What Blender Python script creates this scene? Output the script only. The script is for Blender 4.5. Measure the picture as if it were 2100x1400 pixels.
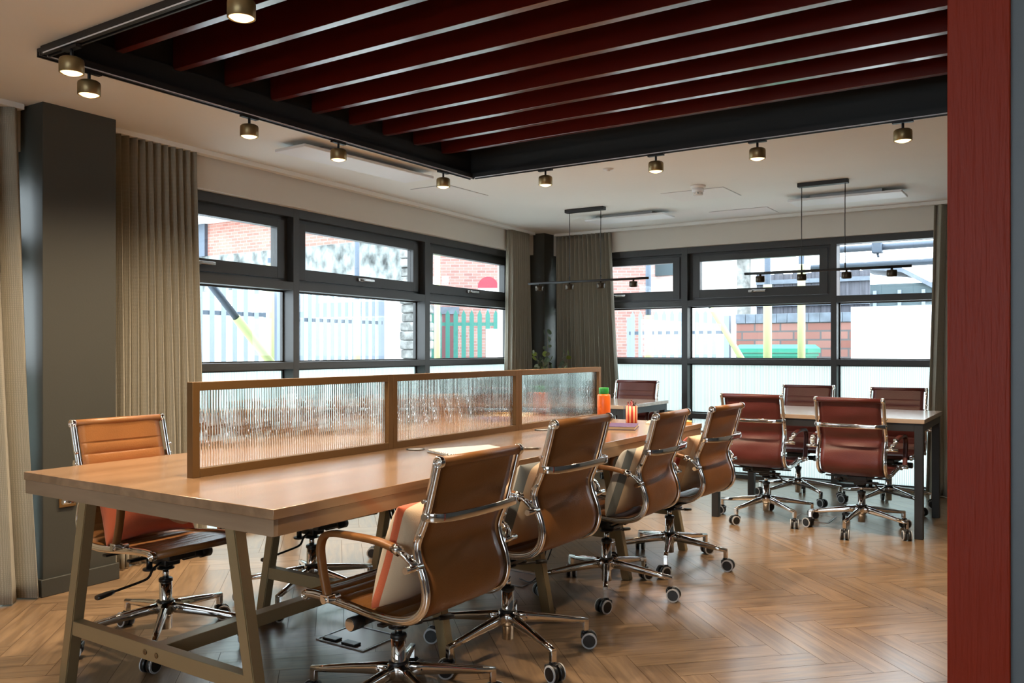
import bpy, bmesh, math, random
from mathutils import Vector, Matrix
PI = math.pi
C = bpy.context.scene.collection
sc = bpy.context.scene
for o in list(bpy.data.objects):
    bpy.data.objects.remove(o)

# ------------------------------------------------------------------ camera
cam_d = bpy.data.cameras.new('camera'); cam = bpy.data.objects.new('camera', cam_d); C.objects.link(cam)
cam.location = (0, 0, 1.2)
cam.rotation_euler = (PI/2, 0, math.radians(33.26) - PI/2)
cam_d.sensor_width = 36; cam_d.lens = 36*1738/2100; cam_d.shift_y = 16/2100
cam_d.clip_start = .05; cam_d.clip_end = 200
sc.camera = cam

# ------------------------------------------------------------------ world: bright overcast sky
w = bpy.data.worlds.new('overcast_sky'); sc.world = w; w.use_nodes = True
nt = w.node_tree; bg = nt.nodes['Background']
tc = nt.nodes.new('ShaderNodeTexCoord'); sep = nt.nodes.new('ShaderNodeSeparateXYZ'); cr = nt.nodes.new('ShaderNodeValToRGB')
nt.links.new(tc.outputs['Generated'], sep.inputs[0]); nt.links.new(sep.outputs['Z'], cr.inputs['Fac'])
cr.color_ramp.elements[0].color = (.55, .60, .66, 1); cr.color_ramp.elements[0].position = 0
cr.color_ramp.elements[1].color = (.80, .90, 1.0, 1); cr.color_ramp.elements[1].position = .5
nt.links.new(cr.outputs['Color'], bg.inputs['Color'])
bg.inputs['Strength'].default_value = 4.2

sc.view_settings.view_transform = 'Standard'; sc.view_settings.look = 'None'
sc.view_settings.gamma = 1; sc.view_settings.use_curve_mapping = False
sc.view_settings.exposure = 1.37
cy = sc.cycles
cy.use_denoising = True
cy.max_bounces = 10; cy.diffuse_bounces = 5; cy.glossy_bounces = 5; cy.transmission_bounces = 10; cy.transparent_max_bounces = 16
cy.caustics_reflective = False; cy.caustics_refractive = True; cy.sample_clamp_indirect = 6

def light(name, kind, loc, energy, color, rot=(0, 0, 0), **kw):
    d = bpy.data.lights.new(name, kind); d.energy = energy; d.color = color
    for k, v in kw.items(): setattr(d, k, v)
    o = bpy.data.objects.new(name, d); o.location = loc; o.rotation_euler = rot; C.objects.link(o); return o

SPOT_W, PEND_W = 21, 2.2

# window walls: local x runs along the wall, local y points outdoors
WA = math.radians(3.3)
W1 = ((2.5, 4.29, 0), WA)
W2 = ((7.615, 4.6, 0), -PI/2)
def wpt(W, s, off, z=0):
    (x, y, _), a = W
    return Vector((x + s*math.cos(a) - off*math.sin(a), y + s*math.sin(a) + off*math.cos(a), z))
# portals: they add no light, they only aim the sky sampling at the glazing
for W, s0, s1 in ((W1, -1.45, 4.9), (W2, 0, 4.3)):
    p = wpt(W, (s0+s1)/2, .34, 1.1)
    d = bpy.data.lights.new('window_portal', 'AREA'); d.shape = 'RECTANGLE'; d.size = s1-s0; d.size_y = 2.15
    d.cycles.is_portal = True
    o = bpy.data.objects.new('window_portal', d); C.objects.link(o); o.location = p
    o.rotation_euler = (-PI/2, 0, W[1])

# ------------------------------------------------------------------ materials
def newmat(name):
    m = bpy.data.materials.new(name); m.use_nodes = True
    return m, m.node_tree, m.node_tree.nodes['Principled BSDF']
def mat(name, col, rough=.5, metal=0, spec=.5, bump=None, var=None, coat=0, sheen=0):
    """bump=(scale, strength, (sx,sy,sz)); var=(scale, amount, (sx,sy,sz)) colour mottling that belongs to the surface"""
    m, t, b = newmat(name)
    b.inputs['Base Color'].default_value = (*col, 1); b.inputs['Roughness'].default_value = rough
    b.inputs['Metallic'].default_value = metal; b.inputs['Specular IOR Level'].default_value = spec
    b.inputs['Coat Weight'].default_value = coat; b.inputs['Sheen Weight'].default_value = sheen
    def noise(sc_, s3, det=4):
        c = t.nodes.new('ShaderNodeTexCoord'); mp = t.nodes.new('ShaderNodeMapping'); mp.inputs['Scale'].default_value = s3
        n = t.nodes.new('ShaderNodeTexNoise'); n.inputs['Scale'].default_value = sc_; n.inputs['Detail'].default_value = det
        t.links.new(c.outputs['Object'], mp.inputs[0]); t.links.new(mp.outputs[0], n.inputs['Vector']); return n
    if bump:
        n = noise(bump[0], bump[2] if len(bump) > 2 else (1, 1, 1)); bp = t.nodes.new('ShaderNodeBump')
        bp.inputs['Strength'].default_value = bump[1]; bp.inputs['Distance'].default_value = .01
        t.links.new(n.outputs['Fac'], bp.inputs['Height']); t.links.new(bp.outputs[0], b.inputs['Normal'])
    if var:
        n = noise(var[0], var[2] if len(var) > 2 else (1, 1, 1), 6); r = t.nodes.new('ShaderNodeValToRGB')
        k = var[1]
        r.color_ramp.elements[0].position = .3; r.color_ramp.elements[1].position = .7
        r.color_ramp.elements[0].color = (*[c*(1-k) for c in col], 1); r.color_ramp.elements[1].color = (*[min(1, c*(1+k)) for c in col], 1)
        t.links.new(n.outputs['Fac'], r.inputs[0]); t.links.new(r.outputs[0], b.inputs['Base Color'])
    return m
def emit(name, col, s):
    m, t, b = newmat(name); b.inputs['Base Color'].default_value = (0, 0, 0, 1)
    b.inputs['Emission Color'].default_value = (*col, 1); b.inputs['Emission Strength'].default_value = s; return m

M = {}
M['ceiling'] = mat('ceiling_paint', (.765, .775, .745), .9, var=(1.5, .02))
M['wall'] = mat('wall_paint', (.61, .575, .51), .85, bump=(60, .05))
M['hatch'] = mat('hatch_white', (.76, .75, .73), .7)
M['pillar'] = mat('dark_pillar_paint', (.042, .042, .034), .6, bump=(90, .04))
M['black'] = mat('matt_black', (.012, .012, .013), .5)
M['recess'] = mat('recess_black', (.014, .015, .015), .6)
M['red'] = mat('red_slat_paint', (.11, .007, .002), .28, spec=.6, bump=(12, .03, (6, .6, 6)), var=(5, .15, (1, .2, 1)), coat=1)
M['red'].node_tree.nodes['Principled BSDF'].inputs['Coat Roughness'].default_value = .2; M['red'].node_tree.nodes['Principled BSDF'].inputs['Coat IOR'].default_value = 1.8
M['redpost'] = mat('red_post_paint', (.23, .017, .002), .5, spec=.25, bump=(26, .35, (5, 5, .35)))
M['greywall'] = mat('blue_grey_paint', (.11, .125, .135), .5, bump=(80, .05))
M['frame'] = mat('window_frame_grey', (.033, .033, .032), .42, bump=(150, .03))
M['chrome'] = mat('polished_chrome', (.80, .79, .78), .07, 1)
M['dchrome'] = mat('satin_metal', (.55, .54, .52), .25, 1)
M['bronze'] = mat('bronze_metal_paint', (.33, .26, .15), .4, .5, bump=(300, .03))
M['screen'] = mat('bronze_screen_frame', (.16, .085, .028), .45, .35, bump=(300, .03))
M['plastic'] = mat('black_plastic', (.013, .013, .014), .35)
M['ring'] = mat('pale_grey_tyre', (.55, .55, .56), .4)
M['white'] = mat('white_panel', (.74, .76, .78), .45)
M['steel'] = mat('steel_box', (.42, .42, .42), .4, .6)
M['lampbody'] = mat('lamp_glare_gold', (.30, .215, .10), .38, .6)  # gold tone puts the bulbs' glare into the colour of the dark heads
M['cupbody'] = mat('dark_pendant_cup', (.05, .036, .022), .3, .6)
M['lamp_on'] = emit('lamp_glow', (1, .66, .27), 2.0)
M['lamp_dim'] = emit('pendant_glow', (1, .66, .30), 1.6)

def leather(name, col, rough=.36):
    return mat(name, col, rough, spec=.45, bump=(180, .12), var=(7, .10))
M['tan'] = leather('tan_leather', (.24, .098, .028))
M['wine'] = leather('oxblood_leather', (.095, .021, .017))

def wood(name, c1, c2, rough=.35, sx=.9, axis=0, coat=.0):
    m, t, b = newmat(name)
    c = t.nodes.new('ShaderNodeTexCoord'); mp = t.nodes.new('ShaderNodeMapping')
    s = [9, 9, 9]; s[axis] = sx; mp.inputs['Scale'].default_value = s
    n = t.nodes.new('ShaderNodeTexNoise'); n.inputs['Scale'].default_value = 1.6; n.inputs['Detail'].default_value = 8; n.inputs['Distortion'].default_value = .6
    r = t.nodes.new('ShaderNodeValToRGB'); r.color_ramp.elements[0].position = .32; r.color_ramp.elements[1].position = .68
    r.color_ramp.elements[0].color = (*c1, 1); r.color_ramp.elements[1].color = (*c2, 1)
    t.links.new(c.outputs['Object'], mp.inputs[0]); t.links.new(mp.outputs[0], n.inputs['Vector'])
    t.links.new(n.outputs['Fac'], r.inputs[0]); t.links.new(r.outputs[0], b.inputs['Base Color'])
    b.inputs['Roughness'].default_value = rough; b.inputs['Coat Weight'].default_value = coat; b.inputs['Coat Roughness'].default_value = .16
    bp = t.nodes.new('ShaderNodeBump'); bp.inputs['Strength'].default_value = .06; bp.inputs['Distance'].default_value = .01
    t.links.new(n.outputs['Fac'], bp.inputs['Height']); t.links.new(bp.outputs[0], b.inputs['Normal'])
    return m
M['oak'] = wood('table_oak', (.205, .118, .062), (.315, .19, .106), .27, coat=.5)
M['oaky'] = wood('table_oak_end', (.22, .145, .09), (.36, .25, .165), .36, axis=1)
M['ash'] = wood('pale_table_wood', (.34, .24, .17), (.44, .33, .24), .22, axis=1, coat=.8)

def floor_mat():
    m, t, b = newmat('herringbone_oak')
    at = t.nodes.new('ShaderNodeAttribute'); at.attribute_name = 'plank'
    uv = t.nodes.new('ShaderNodeUVMap'); mp = t.nodes.new('ShaderNodeMapping'); mp.inputs['Scale'].default_value = (1.6, 16, 1)
    n = t.nodes.new('ShaderNodeTexNoise'); n.inputs['Scale'].default_value = 2.2; n.inputs['Detail'].default_value = 8; n.inputs['Distortion'].default_value = .8
    t.links.new(uv.outputs[0], mp.inputs[0]); t.links.new(mp.outputs[0], n.inputs['Vector'])
    r = t.nodes.new('ShaderNodeValToRGB')
    r.color_ramp.elements[0].position = .28; r.color_ramp.elements[0].color = (.155, .094, .05, 1)
    r.color_ramp.elements[1].position = .72; r.color_ramp.elements[1].color = (.31, .20, .112, 1)
    t.links.new(n.outputs['Fac'], r.inputs[0])
    hs = t.nodes.new('ShaderNodeHueSaturation'); mr = t.nodes.new('ShaderNodeMapRange')
    mr.inputs['To Min'].default_value = .85; mr.inputs['To Max'].default_value = 1.13
    t.links.new(at.outputs['Fac'], mr.inputs['Value']); t.links.new(mr.outputs[0], hs.inputs['Value']); t.links.new(r.outputs[0], hs.inputs['Color'])
    t.links.new(hs.outputs[0], b.inputs['Base Color'])
    b.inputs['Coat Weight'].default_value = .35; b.inputs['Coat Roughness'].default_value = .22
    rr = t.nodes.new('ShaderNodeMapRange'); rr.inputs['To Min'].default_value = .24; rr.inputs['To Max'].default_value = .38
    t.links.new(n.outputs['Fac'], rr.inputs['Value']); t.links.new(rr.outputs[0], b.inputs['Roughness'])
    bp = t.nodes.new('ShaderNodeBump'); bp.inputs['Strength'].default_value = .12; bp.inputs['Distance'].default_value = .004
    t.links.new(n.outputs['Fac'], bp.inputs['Height']); t.links.new(bp.outputs[0], b.inputs['Normal'])
    return m
M['floor'] = floor_mat()
M['joint'] = mat('floor_joint', (.09, .05, .025), .7)

def curtain_mat():
    m, t, b = newmat('woven_linen')
    c = t.nodes.new('ShaderNodeUVMap')
    ws = []
    for d in ('X', 'Y'):
        wv = t.nodes.new('ShaderNodeTexWave'); wv.bands_direction = d; wv.inputs['Scale'].default_value = 70; wv.inputs['Distortion'].default_value = 1.5
        wv.inputs['Detail'].default_value = 1; t.links.new(c.outputs[0], wv.inputs['Vector']); ws.append(wv)
    mx = t.nodes.new('ShaderNodeMath'); mx.operation = 'MULTIPLY'
    t.links.new(ws[0].outputs['Fac'], mx.inputs[0]); t.links.new(ws[1].outputs['Fac'], mx.inputs[1])
    r = t.nodes.new('ShaderNodeValToRGB'); r.color_ramp.elements[0].color = (.27, .25, .20, 1); r.color_ramp.elements[1].color = (.395, .37, .30, 1)
    r.color_ramp.elements[1].position = .6
    t.links.new(mx.outputs[0], r.inputs[0]); t.links.new(r.outputs[0], b.inputs['Base Color'])
    b.inputs['Roughness'].default_value = .9; b.inputs['Sheen Weight'].default_value = .15; b.inputs['Specular IOR Level'].default_value = .2
    bp = t.nodes.new('ShaderNodeBump'); bp.inputs['Strength'].default_value = .4; bp.inputs['Distance'].default_value = .003
    t.links.new(mx.outputs[0], bp.inputs['Height']); t.links.new(bp.outputs[0], b.inputs['Normal'])
    return m
M['curtain'] = curtain_mat()

def glass_clear():
    m, t, b = newmat('clear_window_glass'); t.nodes.remove(b); out = t.nodes['Material Output']
    tr = t.nodes.new('ShaderNodeBsdfTransparent'); tr.inputs[0].default_value = (.95, .975, .97, 1)
    gl = t.nodes.new('ShaderNodeBsdfGlossy'); gl.inputs['Roughness'].default_value = .0
    lw = t.nodes.new('ShaderNodeLayerWeight'); lw.inputs['Blend'].default_value = .5
    pw = t.nodes.new('ShaderNodeMath'); pw.operation = 'POWER'; pw.inputs[1].default_value = 5; t.links.new(lw.outputs['Facing'], pw.inputs[0])
    fr = t.nodes.new('ShaderNodeMath'); fr.operation = 'MULTIPLY_ADD'; fr.inputs[1].default_value = .8; fr.inputs[2].default_value = .03; t.links.new(pw.outputs[0], fr.inputs[0])
    mx = t.nodes.new('ShaderNodeMixShader'); t.links.new(fr.outputs[0], mx.inputs[0]); t.links.new(tr.outputs[0], mx.inputs[1]); t.links.new(gl.outputs[0], mx.inputs[2])
    t.links.new(mx.outputs[0], out.inputs[0]); return m
M['glass'] = glass_clear()
def glass_obscure():
    m, t, b = newmat('reeded_window_glass'); t.nodes.remove(b); out = t.nodes['Material Output']
    c = t.nodes.new('ShaderNodeTexCoord'); wv = t.nodes.new('ShaderNodeTexWave'); wv.bands_direction = 'X'; wv.inputs['Scale'].default_value = 22; wv.inputs['Distortion'].default_value = 0
    t.links.new(c.outputs['Object'], wv.inputs['Vector'])
    r = t.nodes.new('ShaderNodeValToRGB'); r.color_ramp.elements[0].color = (.33, .38, .36, 1); r.color_ramp.elements[1].color = (.66, .715, .69, 1)
    r.color_ramp.elements[0].position = .05; r.color_ramp.elements[1].position = .45
    t.links.new(wv.outputs['Fac'], r.inputs[0])
    tr = t.nodes.new('ShaderNodeBsdfTransparent'); tl = t.nodes.new('ShaderNodeBsdfTranslucent')
    t.links.new(r.outputs[0], tr.inputs[0]); t.links.new(r.outputs[0], tl.inputs[0])
    mx = t.nodes.new('ShaderNodeMixShader'); mx.inputs[0].default_value = .62
    t.links.new(tr.outputs[0], mx.inputs[1]); t.links.new(tl.outputs[0], mx.inputs[2])
    gl = t.nodes.new('ShaderNodeBsdfGlossy'); gl.inputs['Roughness'].default_value = .15
    m2 = t.nodes.new('ShaderNodeMixShader'); m2.inputs[0].default_value = .05
    t.links.new(mx.outputs[0], m2.inputs[1]); t.links.new(gl.outputs[0], m2.inputs[2]); t.links.new(m2.outputs[0], out.inputs[0])
    return m
M['obscure'] = glass_obscure()
def glass_reed():
    m, t, b = newmat('reeded_screen_glass')
    b.inputs['Base Color'].default_value = (.97, .99, .98, 1); b.inputs['Roughness'].default_value = 0
    b.inputs['IOR'].default_value = 1.45; b.inputs['Transmission Weight'].default_value = 1; return m
M['reed'] = glass_reed()

def brick(name, c1, c2, mortar, scale=1.0, axes='XZ'):
    m, t, b = newmat(name)
    c = t.nodes.new('ShaderNodeTexCoord'); sp = t.nodes.new('ShaderNodeSeparateXYZ'); cb = t.nodes.new('ShaderNodeCombineXYZ')
    t.links.new(c.outputs['Object'], sp.inputs[0]); t.links.new(sp.outputs[axes[0]], cb.inputs[0]); t.links.new(sp.outputs[axes[1]], cb.inputs[1])
    bt = t.nodes.new('ShaderNodeTexBrick'); bt.inputs['Scale'].default_value = scale
    bt.inputs['Brick Width'].default_value = .225; bt.inputs['Row Height'].default_value = .075; bt.inputs['Mortar Size'].default_value = .008
    bt.inputs['Color1'].default_value = (*c1, 1); bt.inputs['Color2'].default_value = (*c2, 1); bt.inputs['Mortar'].default_value = (*mortar, 1)
    t.links.new(cb.outputs[0], bt.inputs['Vector']); t.links.new(bt.outputs['Color'], b.inputs['Base Color']); b.inputs['Roughness'].default_value = .9
    return m
M['brickY'] = brick('pink_brick_side', (.30, .12, .095), (.36, .17, .135), (.34, .24, .21), 1.5, 'YZ')
M['brickX'] = brick('pink_brick_front', (.24, .115, .10), (.32, .18, .15), (.30, .24, .22), 1.5, 'XZ')
M['brickL'] = brick('low_wall_brick', (.17, .065, .05), (.24, .12, .10), (.09, .08, .08), .62, 'YZ')
M['concrete'] = mat('stained_concrete', (.17, .185, .18), .95, var=(7, .85, (1, 1, .7)))
M['render'] = mat('pale_render', (.80, .80, .78), .95, var=(2, .06))
M['stone'] = mat('rubble_stone', (.20, .20, .19), .95, bump=(14, 1), var=(9, .6))
M['coping'] = mat('blue_grey_coping', (.12, .14, .17), .9, var=(8, .25))
M['galv'] = mat('galvanised_steel', (.20, .235, .29), .5, .2)
M['greenfence'] = mat('green_fence_paint', (.025, .15, .12), .5)
M['lime'] = mat('lime_foam_sleeve', (.34, .38, .17), .8)
M['pipe'] = mat('scaffold_steel', (.07, .09, .12), .5, .4)
M['bin'] = mat('green_bin_plastic', (.03, .22, .15), .45)
M['timber'] = mat('grey_fence_timber', (.075, .075, .09), .9, var=(6, .4, (1, 6, .4)))
M['shed'] = mat('shed_grey_paint', (.05, .075, .085), .7)
M['paving'] = mat('pale_concrete_ground', (.55, .55, .53), .9, var=(2, .1))
M['signred'] = mat('sign_red', (.45, .02, .04), .5)
M['signwhite'] = mat('sign_white', (.85, .85, .85), .5)

# ------------------------------------------------------------------ mesh builder
class MB:
    def __init__(s): s.bm = bmesh.new(); s.mi = 0
    def _fin(s, faces, smooth):
        for f in faces: f.material_index = s.mi; f.smooth = smooth
    def box(s, a, b, bev=0, mtx=None, seg=2):
        x0, y0, z0 = a; x1, y1, z1 = b
        v = [s.bm.verts.new(p) for p in ((x0, y0, z0), (x1, y0, z0), (x1, y1, z0), (x0, y1, z0), (x0, y0, z1), (x1, y0, z1), (x1, y1, z1), (x0, y1, z1))]
        fs = [s.bm.faces.new([v[i] for i in q]) for q in ((0, 3, 2, 1), (4, 5, 6, 7), (0, 1, 5, 4), (1, 2, 6, 5), (2, 3, 7, 6), (3, 0, 4, 7))]
        if mtx is not None:
            for q in v: q.co = mtx @ q.co
        s._fin(fs, False)
        if bev:
            es = list({e for f in fs for e in f.edges})
            r = bmesh.ops.bevel(s.bm, geom=es, offset=bev, segments=seg, affect='EDGES', profile=.5)
            for f in r['faces']: f.smooth = True; f.material_index = s.mi
        return s
    def rings(s, rings, close=True, cap=True, smooth=True):
        """rings: list of lists of points; skin consecutive rings"""
        vs = [[s.bm.verts.new(p) for p in r] for r in rings]
        n = len(vs[0]); fs = []
        for a, b in zip(vs, vs[1:]):
            for i in range(n if close else n-1):
                j = (i+1) % n
                fs.append(s.bm.faces.new((a[i], a[j], b[j], b[i])))
        s._fin(fs, smooth)
        if cap and close:
            c = [s.bm.faces.new(list(reversed(vs[0]))), s.bm.faces.new(vs[-1])]
            s._fin(c, False)
        return vs
    def cyl(s, p0, p1, r0, r1=None, n=20):
        r1 = r0 if r1 is None else r1
        p0 = Vector(p0); p1 = Vector(p1); d = (p1-p0).normalized()
        u = d.orthogonal().normalized(); v = d.cross(u)
        s.rings([[p + (u*math.cos(2*PI*i/n) + v*math.sin(2*PI*i/n))*r for i in range(n)] for p, r in ((p0, r0), (p1, r1))])
        return s
    def lathe(s, prof, n=24, o=(0, 0, 0), mtx=None):
        """prof: [(r, z)...] about local z"""
        o = Vector(o); rr = []
        for r, z in prof:
            ring = [Vector((max(r, 1e-4)*math.cos(2*PI*i/n), max(r, 1e-4)*math.sin(2*PI*i/n), z)) for i in range(n)]
            rr.append([(mtx @ p if mtx is not None else p) + o for p in ring])
        s.rings(rr); return s
    def sweep(s, path, sec, up=(1, 0, 0), cap=True, scale=None):
        """path: points; sec: 2-D section [(a,b)], a along 'up' reference, b along up x tangent"""
        path = [Vector(p) for p in path]; up = Vector(up); rr = []
        for i, p in enumerate(path):
            t = (path[min(i+1, len(path)-1)] - path[max(i-1, 0)]).normalized()
            a = (up - t*up.dot(t)).normalized(); b = t.cross(a); k = scale[i] if scale else 1
            rr.append([p + a*x*k + b*y*k for x, y in sec])
        s.rings(rr, cap=cap); return s
    def tube(s, path, r, n=8):
        path = [Vector(p) for p in path]; rr = []; a = None
        for i, p in enumerate(path):
            t = (path[min(i+1, len(path)-1)] - path[max(i-1, 0)]).normalized()
            a = t.orthogonal().normalized() if a is None else (a - t*a.dot(t)).normalized()
            b = t.cross(a)
            rr.append([p + (a*math.cos(2*PI*k/n) + b*math.sin(2*PI*k/n))*r for k in range(n)])
        s.rings(rr); return s
    def build(s, name, mats, parent=None, loc=None, rot=None):
        me = bpy.data.meshes.new(name); bmesh.ops.recalc_face_normals(s.bm, faces=s.bm.faces[:]); s.bm.to_mesh(me); s.bm.free()
        for m in (mats if isinstance(mats, (list, tuple)) else [mats]): me.materials.append(m)
        o = bpy.data.objects.new(name, me); C.objects.link(o)
        if parent: o.parent = parent
        if loc: o.location = loc
        if rot: o.rotation_euler = rot
        return o
def rrect(w, h, r=None, n=3):
    r = min(w, h)*.35 if r is None else r; pts = []
    for cx, cy_, a0 in ((w/2-r, h/2-r, 0), (-w/2+r, h/2-r, PI/2), (-w/2+r, -h/2+r, PI), (w/2-r, -h/2+r, 1.5*PI)):
        for i in range(n+1):
            a = a0 + PI/2*i/n; pts.append((cx+r*math.cos(a), cy_+r*math.sin(a)))
    return pts
def spline(pts, n=8):
    P = [Vector(p) for p in pts]; P = [2*P[0]-P[1]] + P + [2*P[-1]-P[-2]]; out = []
    for i in range(1, len(P)-2):
        p0, p1, p2, p3 = P[i-1:i+3]
        for k in range(n):
            t = k/n; out.append(.5*((2*p1) + (p2-p0)*t + (2*p0-5*p1+4*p2-p3)*t*t + (3*p1-p0-3*p2+p3)*t**3))
    out.append(P[-2]); return out
def thing(name, label, cat, loc=(0, 0, 0), rz=0, group=None, kind=None):
    o = bpy.data.objects.new(name, None); C.objects.link(o); o.location = loc; o.rotation_euler = (0, 0, rz); o.empty_display_size = .1
    return tag(o, label, cat, group, kind)
def tag(o, label, cat, group=None, kind=None):
    if label: o['label'] = label
    if cat: o['category'] = cat
    if group: o['group'] = group
    if kind: o['kind'] = kind
    return o
def struct(o, label=None):
    o['kind'] = 'structure'
    if label: o['label'] = label
    return o
def dup(root, loc, rz, label, group=None, dz=0):
    r = root.copy(); C.objects.link(r); r.location = loc; r.rotation_euler = (0, 0, rz); r['label'] = label
    if group: r['group'] = group
    for ch in list(root.children):
        c = ch.copy(); C.objects.link(c); c.parent = r
        for g in list(ch.children):
            d = g.copy(); C.objects.link(d); d.parent = c
    return r

# ------------------------------------------------------------------ room shell
XB, YB = -2.6, -2.4      # back of the room, behind the camera
def herringbone():
    bm = bmesh.new(); L, Wd, g = .60, .12, .0011; random.seed(4)
    uvl = bm.loops.layers.uv.new('UVMap'); al = bm.faces.layers.float.new('plank')
    ca = math.cos(PI/4)
    def rot(x, y): return ((x-y)*ca + 2.6, (x+y)*ca - 2.2)
    x0, x1, y0, y1 = XB, 7.84, YB, 4.9
    for k in range(-40, 60):
        for j in range(-60, 60):
            # one horizontal and one vertical plank of the herringbone lattice
            for typ in (0, 1):
                ox = k*Wd + j*L*1.0; oy = k*Wd - j*L*1.0
                if typ == 0: a, b, c, d = ox, oy, ox+L, oy+Wd
                else: a, b, c, d = ox+L, oy-L+Wd, ox+L+Wd, oy+Wd
                cxy = rot((a+c)/2, (b+d)/2)
                if not (x0-.5 < cxy[0] < x1+.5 and y0-.5 < cxy[1] < y1+.5): continue
                pts = [(a+g, b+g), (c-g, b+g), (c-g, d-g), (a+g, d-g)]
                vs = []
                for p in pts:
                    q = rot(*p); vs.append(bm.verts.new((min(max(q[0], x0), x1), min(max(q[1], y0), y1), 0)))
                try: f = bm.faces.new(vs)
                except ValueError: continue
                f[al] = random.random(); o = (random.random()*9, random.random()*9)
                for lp, p in zip(f.loops, pts):
                    u, v = (p[0]-a, p[1]-b) if typ == 0 else (p[1]-b, p[0]-a)
                    lp[uvl].uv = (u+o[0], v+o[1])
    bmesh.ops.recalc_face_normals(bm, faces=bm.faces[:])
    for f in bm.faces:
        if f.normal.z < 0: f.normal_flip()
    # slab below, shows in the joints
    me = bpy.data.meshes.new('floor')
    def bxx(a, b):
        v = [bm.verts.new(p) for p in ((a[0], a[1], a[2]), (b[0], a[1], a[2]), (b[0], b[1], a[2]), (a[0], b[1], a[2]), (a[0], a[1], b[2]), (b[0], a[1], b[2]), (b[0], b[1], b[2]), (a[0], b[1], b[2]))]
        for q in ((0, 3, 2, 1), (4, 5, 6, 7), (0, 1, 5, 4), (1, 2, 6, 5), (2, 3, 7, 6), (3, 0, 4, 7)):
            f = bm.faces.new([v[i] for i in q]); f.material_index = 1
    bxx((x0, y0, -.12), (x1, y1, -.0012))
    bm.to_mesh(me); bm.free(); me.materials.append(M['floor']); me.materials.append(M['joint'])
    o = bpy.data.objects.new('floor', me); C.objects.link(o); return o
struct(herringbone(), 'brown oak herringbone floor')

CX0, CX1, CY0, CY1 = 1.83, 4.745, -.75, 3.455      # opening of the ceiling recess
b = MB()
for a, c in (((XB, YB, 2.4), (CX0, 5.2, 2.5)), ((CX1, YB, 2.4), (7.95, 5.2, 2.5)), ((CX0, CY1, 2.4), (CX1, 5.2, 2.5)), ((CX0, YB, 2.4), (CX1, CY0, 2.5))):
    b.box(a, c)
struct(b.build('ceiling', M['ceiling']), 'white painted ceiling')
b = MB()
b.box((CX0-.04, CY0-.04, 2.5), (CX0, CY1+.04, 3.0)); b.box((CX1, CY0-.04, 2.5), (CX1+.04, CY1+.04, 3.0))
b.box((CX0, CY1, 2.5), (CX1, CY1+.04, 3.0)); b.box((CX0, CY0-.04, 2.5), (CX1, CY0, 3.0)); b.box((CX0-.04, CY0-.04, 3.0), (CX1+.04, CY1+.04, 3.04))
t_ = .012
b.box((CX0, CY0, 2.385), (CX0+t_, CY1, 2.5)); b.box((CX1-t_, CY0, 2.385), (CX1, CY1, 2.5)); b.box((CX0+t_, CY1-t_, 2.385), (CX1-t_, CY1, 2.5)); b.box((CX0+t_, CY0, 2.385), (CX1-t_, CY0+t_, 2.5))
struct(b.build('trim_1', M['recess']), 'black lining of the ceiling recess')

def wall_local(name, W, boxes, m):
    b = MB()
    for a, c in boxes: b.box(a, c)
    return b.build(name, m, loc=W[0], rot=(0, 0, W[1]))
struct(wall_local('wall_left', W1, [((-5.2, .075, 2.18), (5.6, .36, 2.4)), ((-5.2, .075, 0), (-1.51, .36, 2.18)), ((4.76, .13, 0), (5.6, .36, 2.18))], M['wall']), 'cream wall over the left windows')
struct(wall_local('wall_right', W2, [((-.6, .075, 2.18), (7.0, .36, 2.4)), ((4.31, .075, 0), (7.0, .36, 2.18)), ((-.6, .13, 0), (.04, .36, 2.18))], M['wall']), 'cream wall over the far windows')
b = MB(); b.box((XB-.1, YB, 0), (XB, -.8, 2.4)); b.box((XB-.1, 2.4, 0), (XB, 4.3, 2.4)); b.box((XB-.1, -.8, 0), (XB, 2.4, .9)); b.box((XB-.1, -.8, 2.1), (XB, 2.4, 2.4))
struct(b.build('wall_back', M['wall']), 'cream wall behind the camera')
b = MB(); b.box((XB-.1, YB-.1, 0), (7.9, YB, 2.4)); struct(b.build('wall_near', M['greywall']), 'blue grey wall to the right of the camera')
# unseen window added in the back wall for fill light: glazing and frame
b = MB(); b.box((XB-.06, -.8, .9), (XB-.05, 2.4, 2.1)); wb = b.build('fill_window', M['glass']); struct(wb, 'unseen window added behind the camera for fill light')
b = MB()
for y in (-.8, .8, 2.35): b.box((XB-.09, y, .9), (XB-.02, y+.05, 2.1))
b.build('window_frame', M['frame'], wb)

def pillar(name, label, x0, y0, x1, y1, rz, skirt):
    b = MB(); b.box((0, 0, 0), (x1-x0, y1-y0, 2.4), .003)
    o = b.build(name, M['pillar'], loc=(x0, y0, 0), rot=(0, 0, rz)); tag(o, label, 'pillar', kind='structure')
    if skirt:
        b = MB(); b.box((-.012, -.012, 0), (x1-x0+.012, y1-y0, .085), .003); b.build('baseboard', M['pillar'], o)
    return o
pillar('trim_2', 'dark grey square pillar between the left curtains', 2.185, 4.150, 2.57, 4.62, math.radians(1.6), True)
pillar('trim_3', 'dark grey pillar in the far corner of the room', 7.50, 4.52, 7.86, 4.93, 0, True)
# brass socket on the pillar
b = MB(); b.box((0, 0, 0), (.085, .008, .085), .002); b.mi = 1; b.box((.02, -.003, .03), (.03, 0, .055)); b.box((.055, -.003, .03), (.065, 0, .055))
tag(b.build('wall_socket', [M['screen'], M['black']], loc=(2.262, 4.143, .42)), 'small brass wall socket low on the dark pillar', 'socket')

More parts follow.
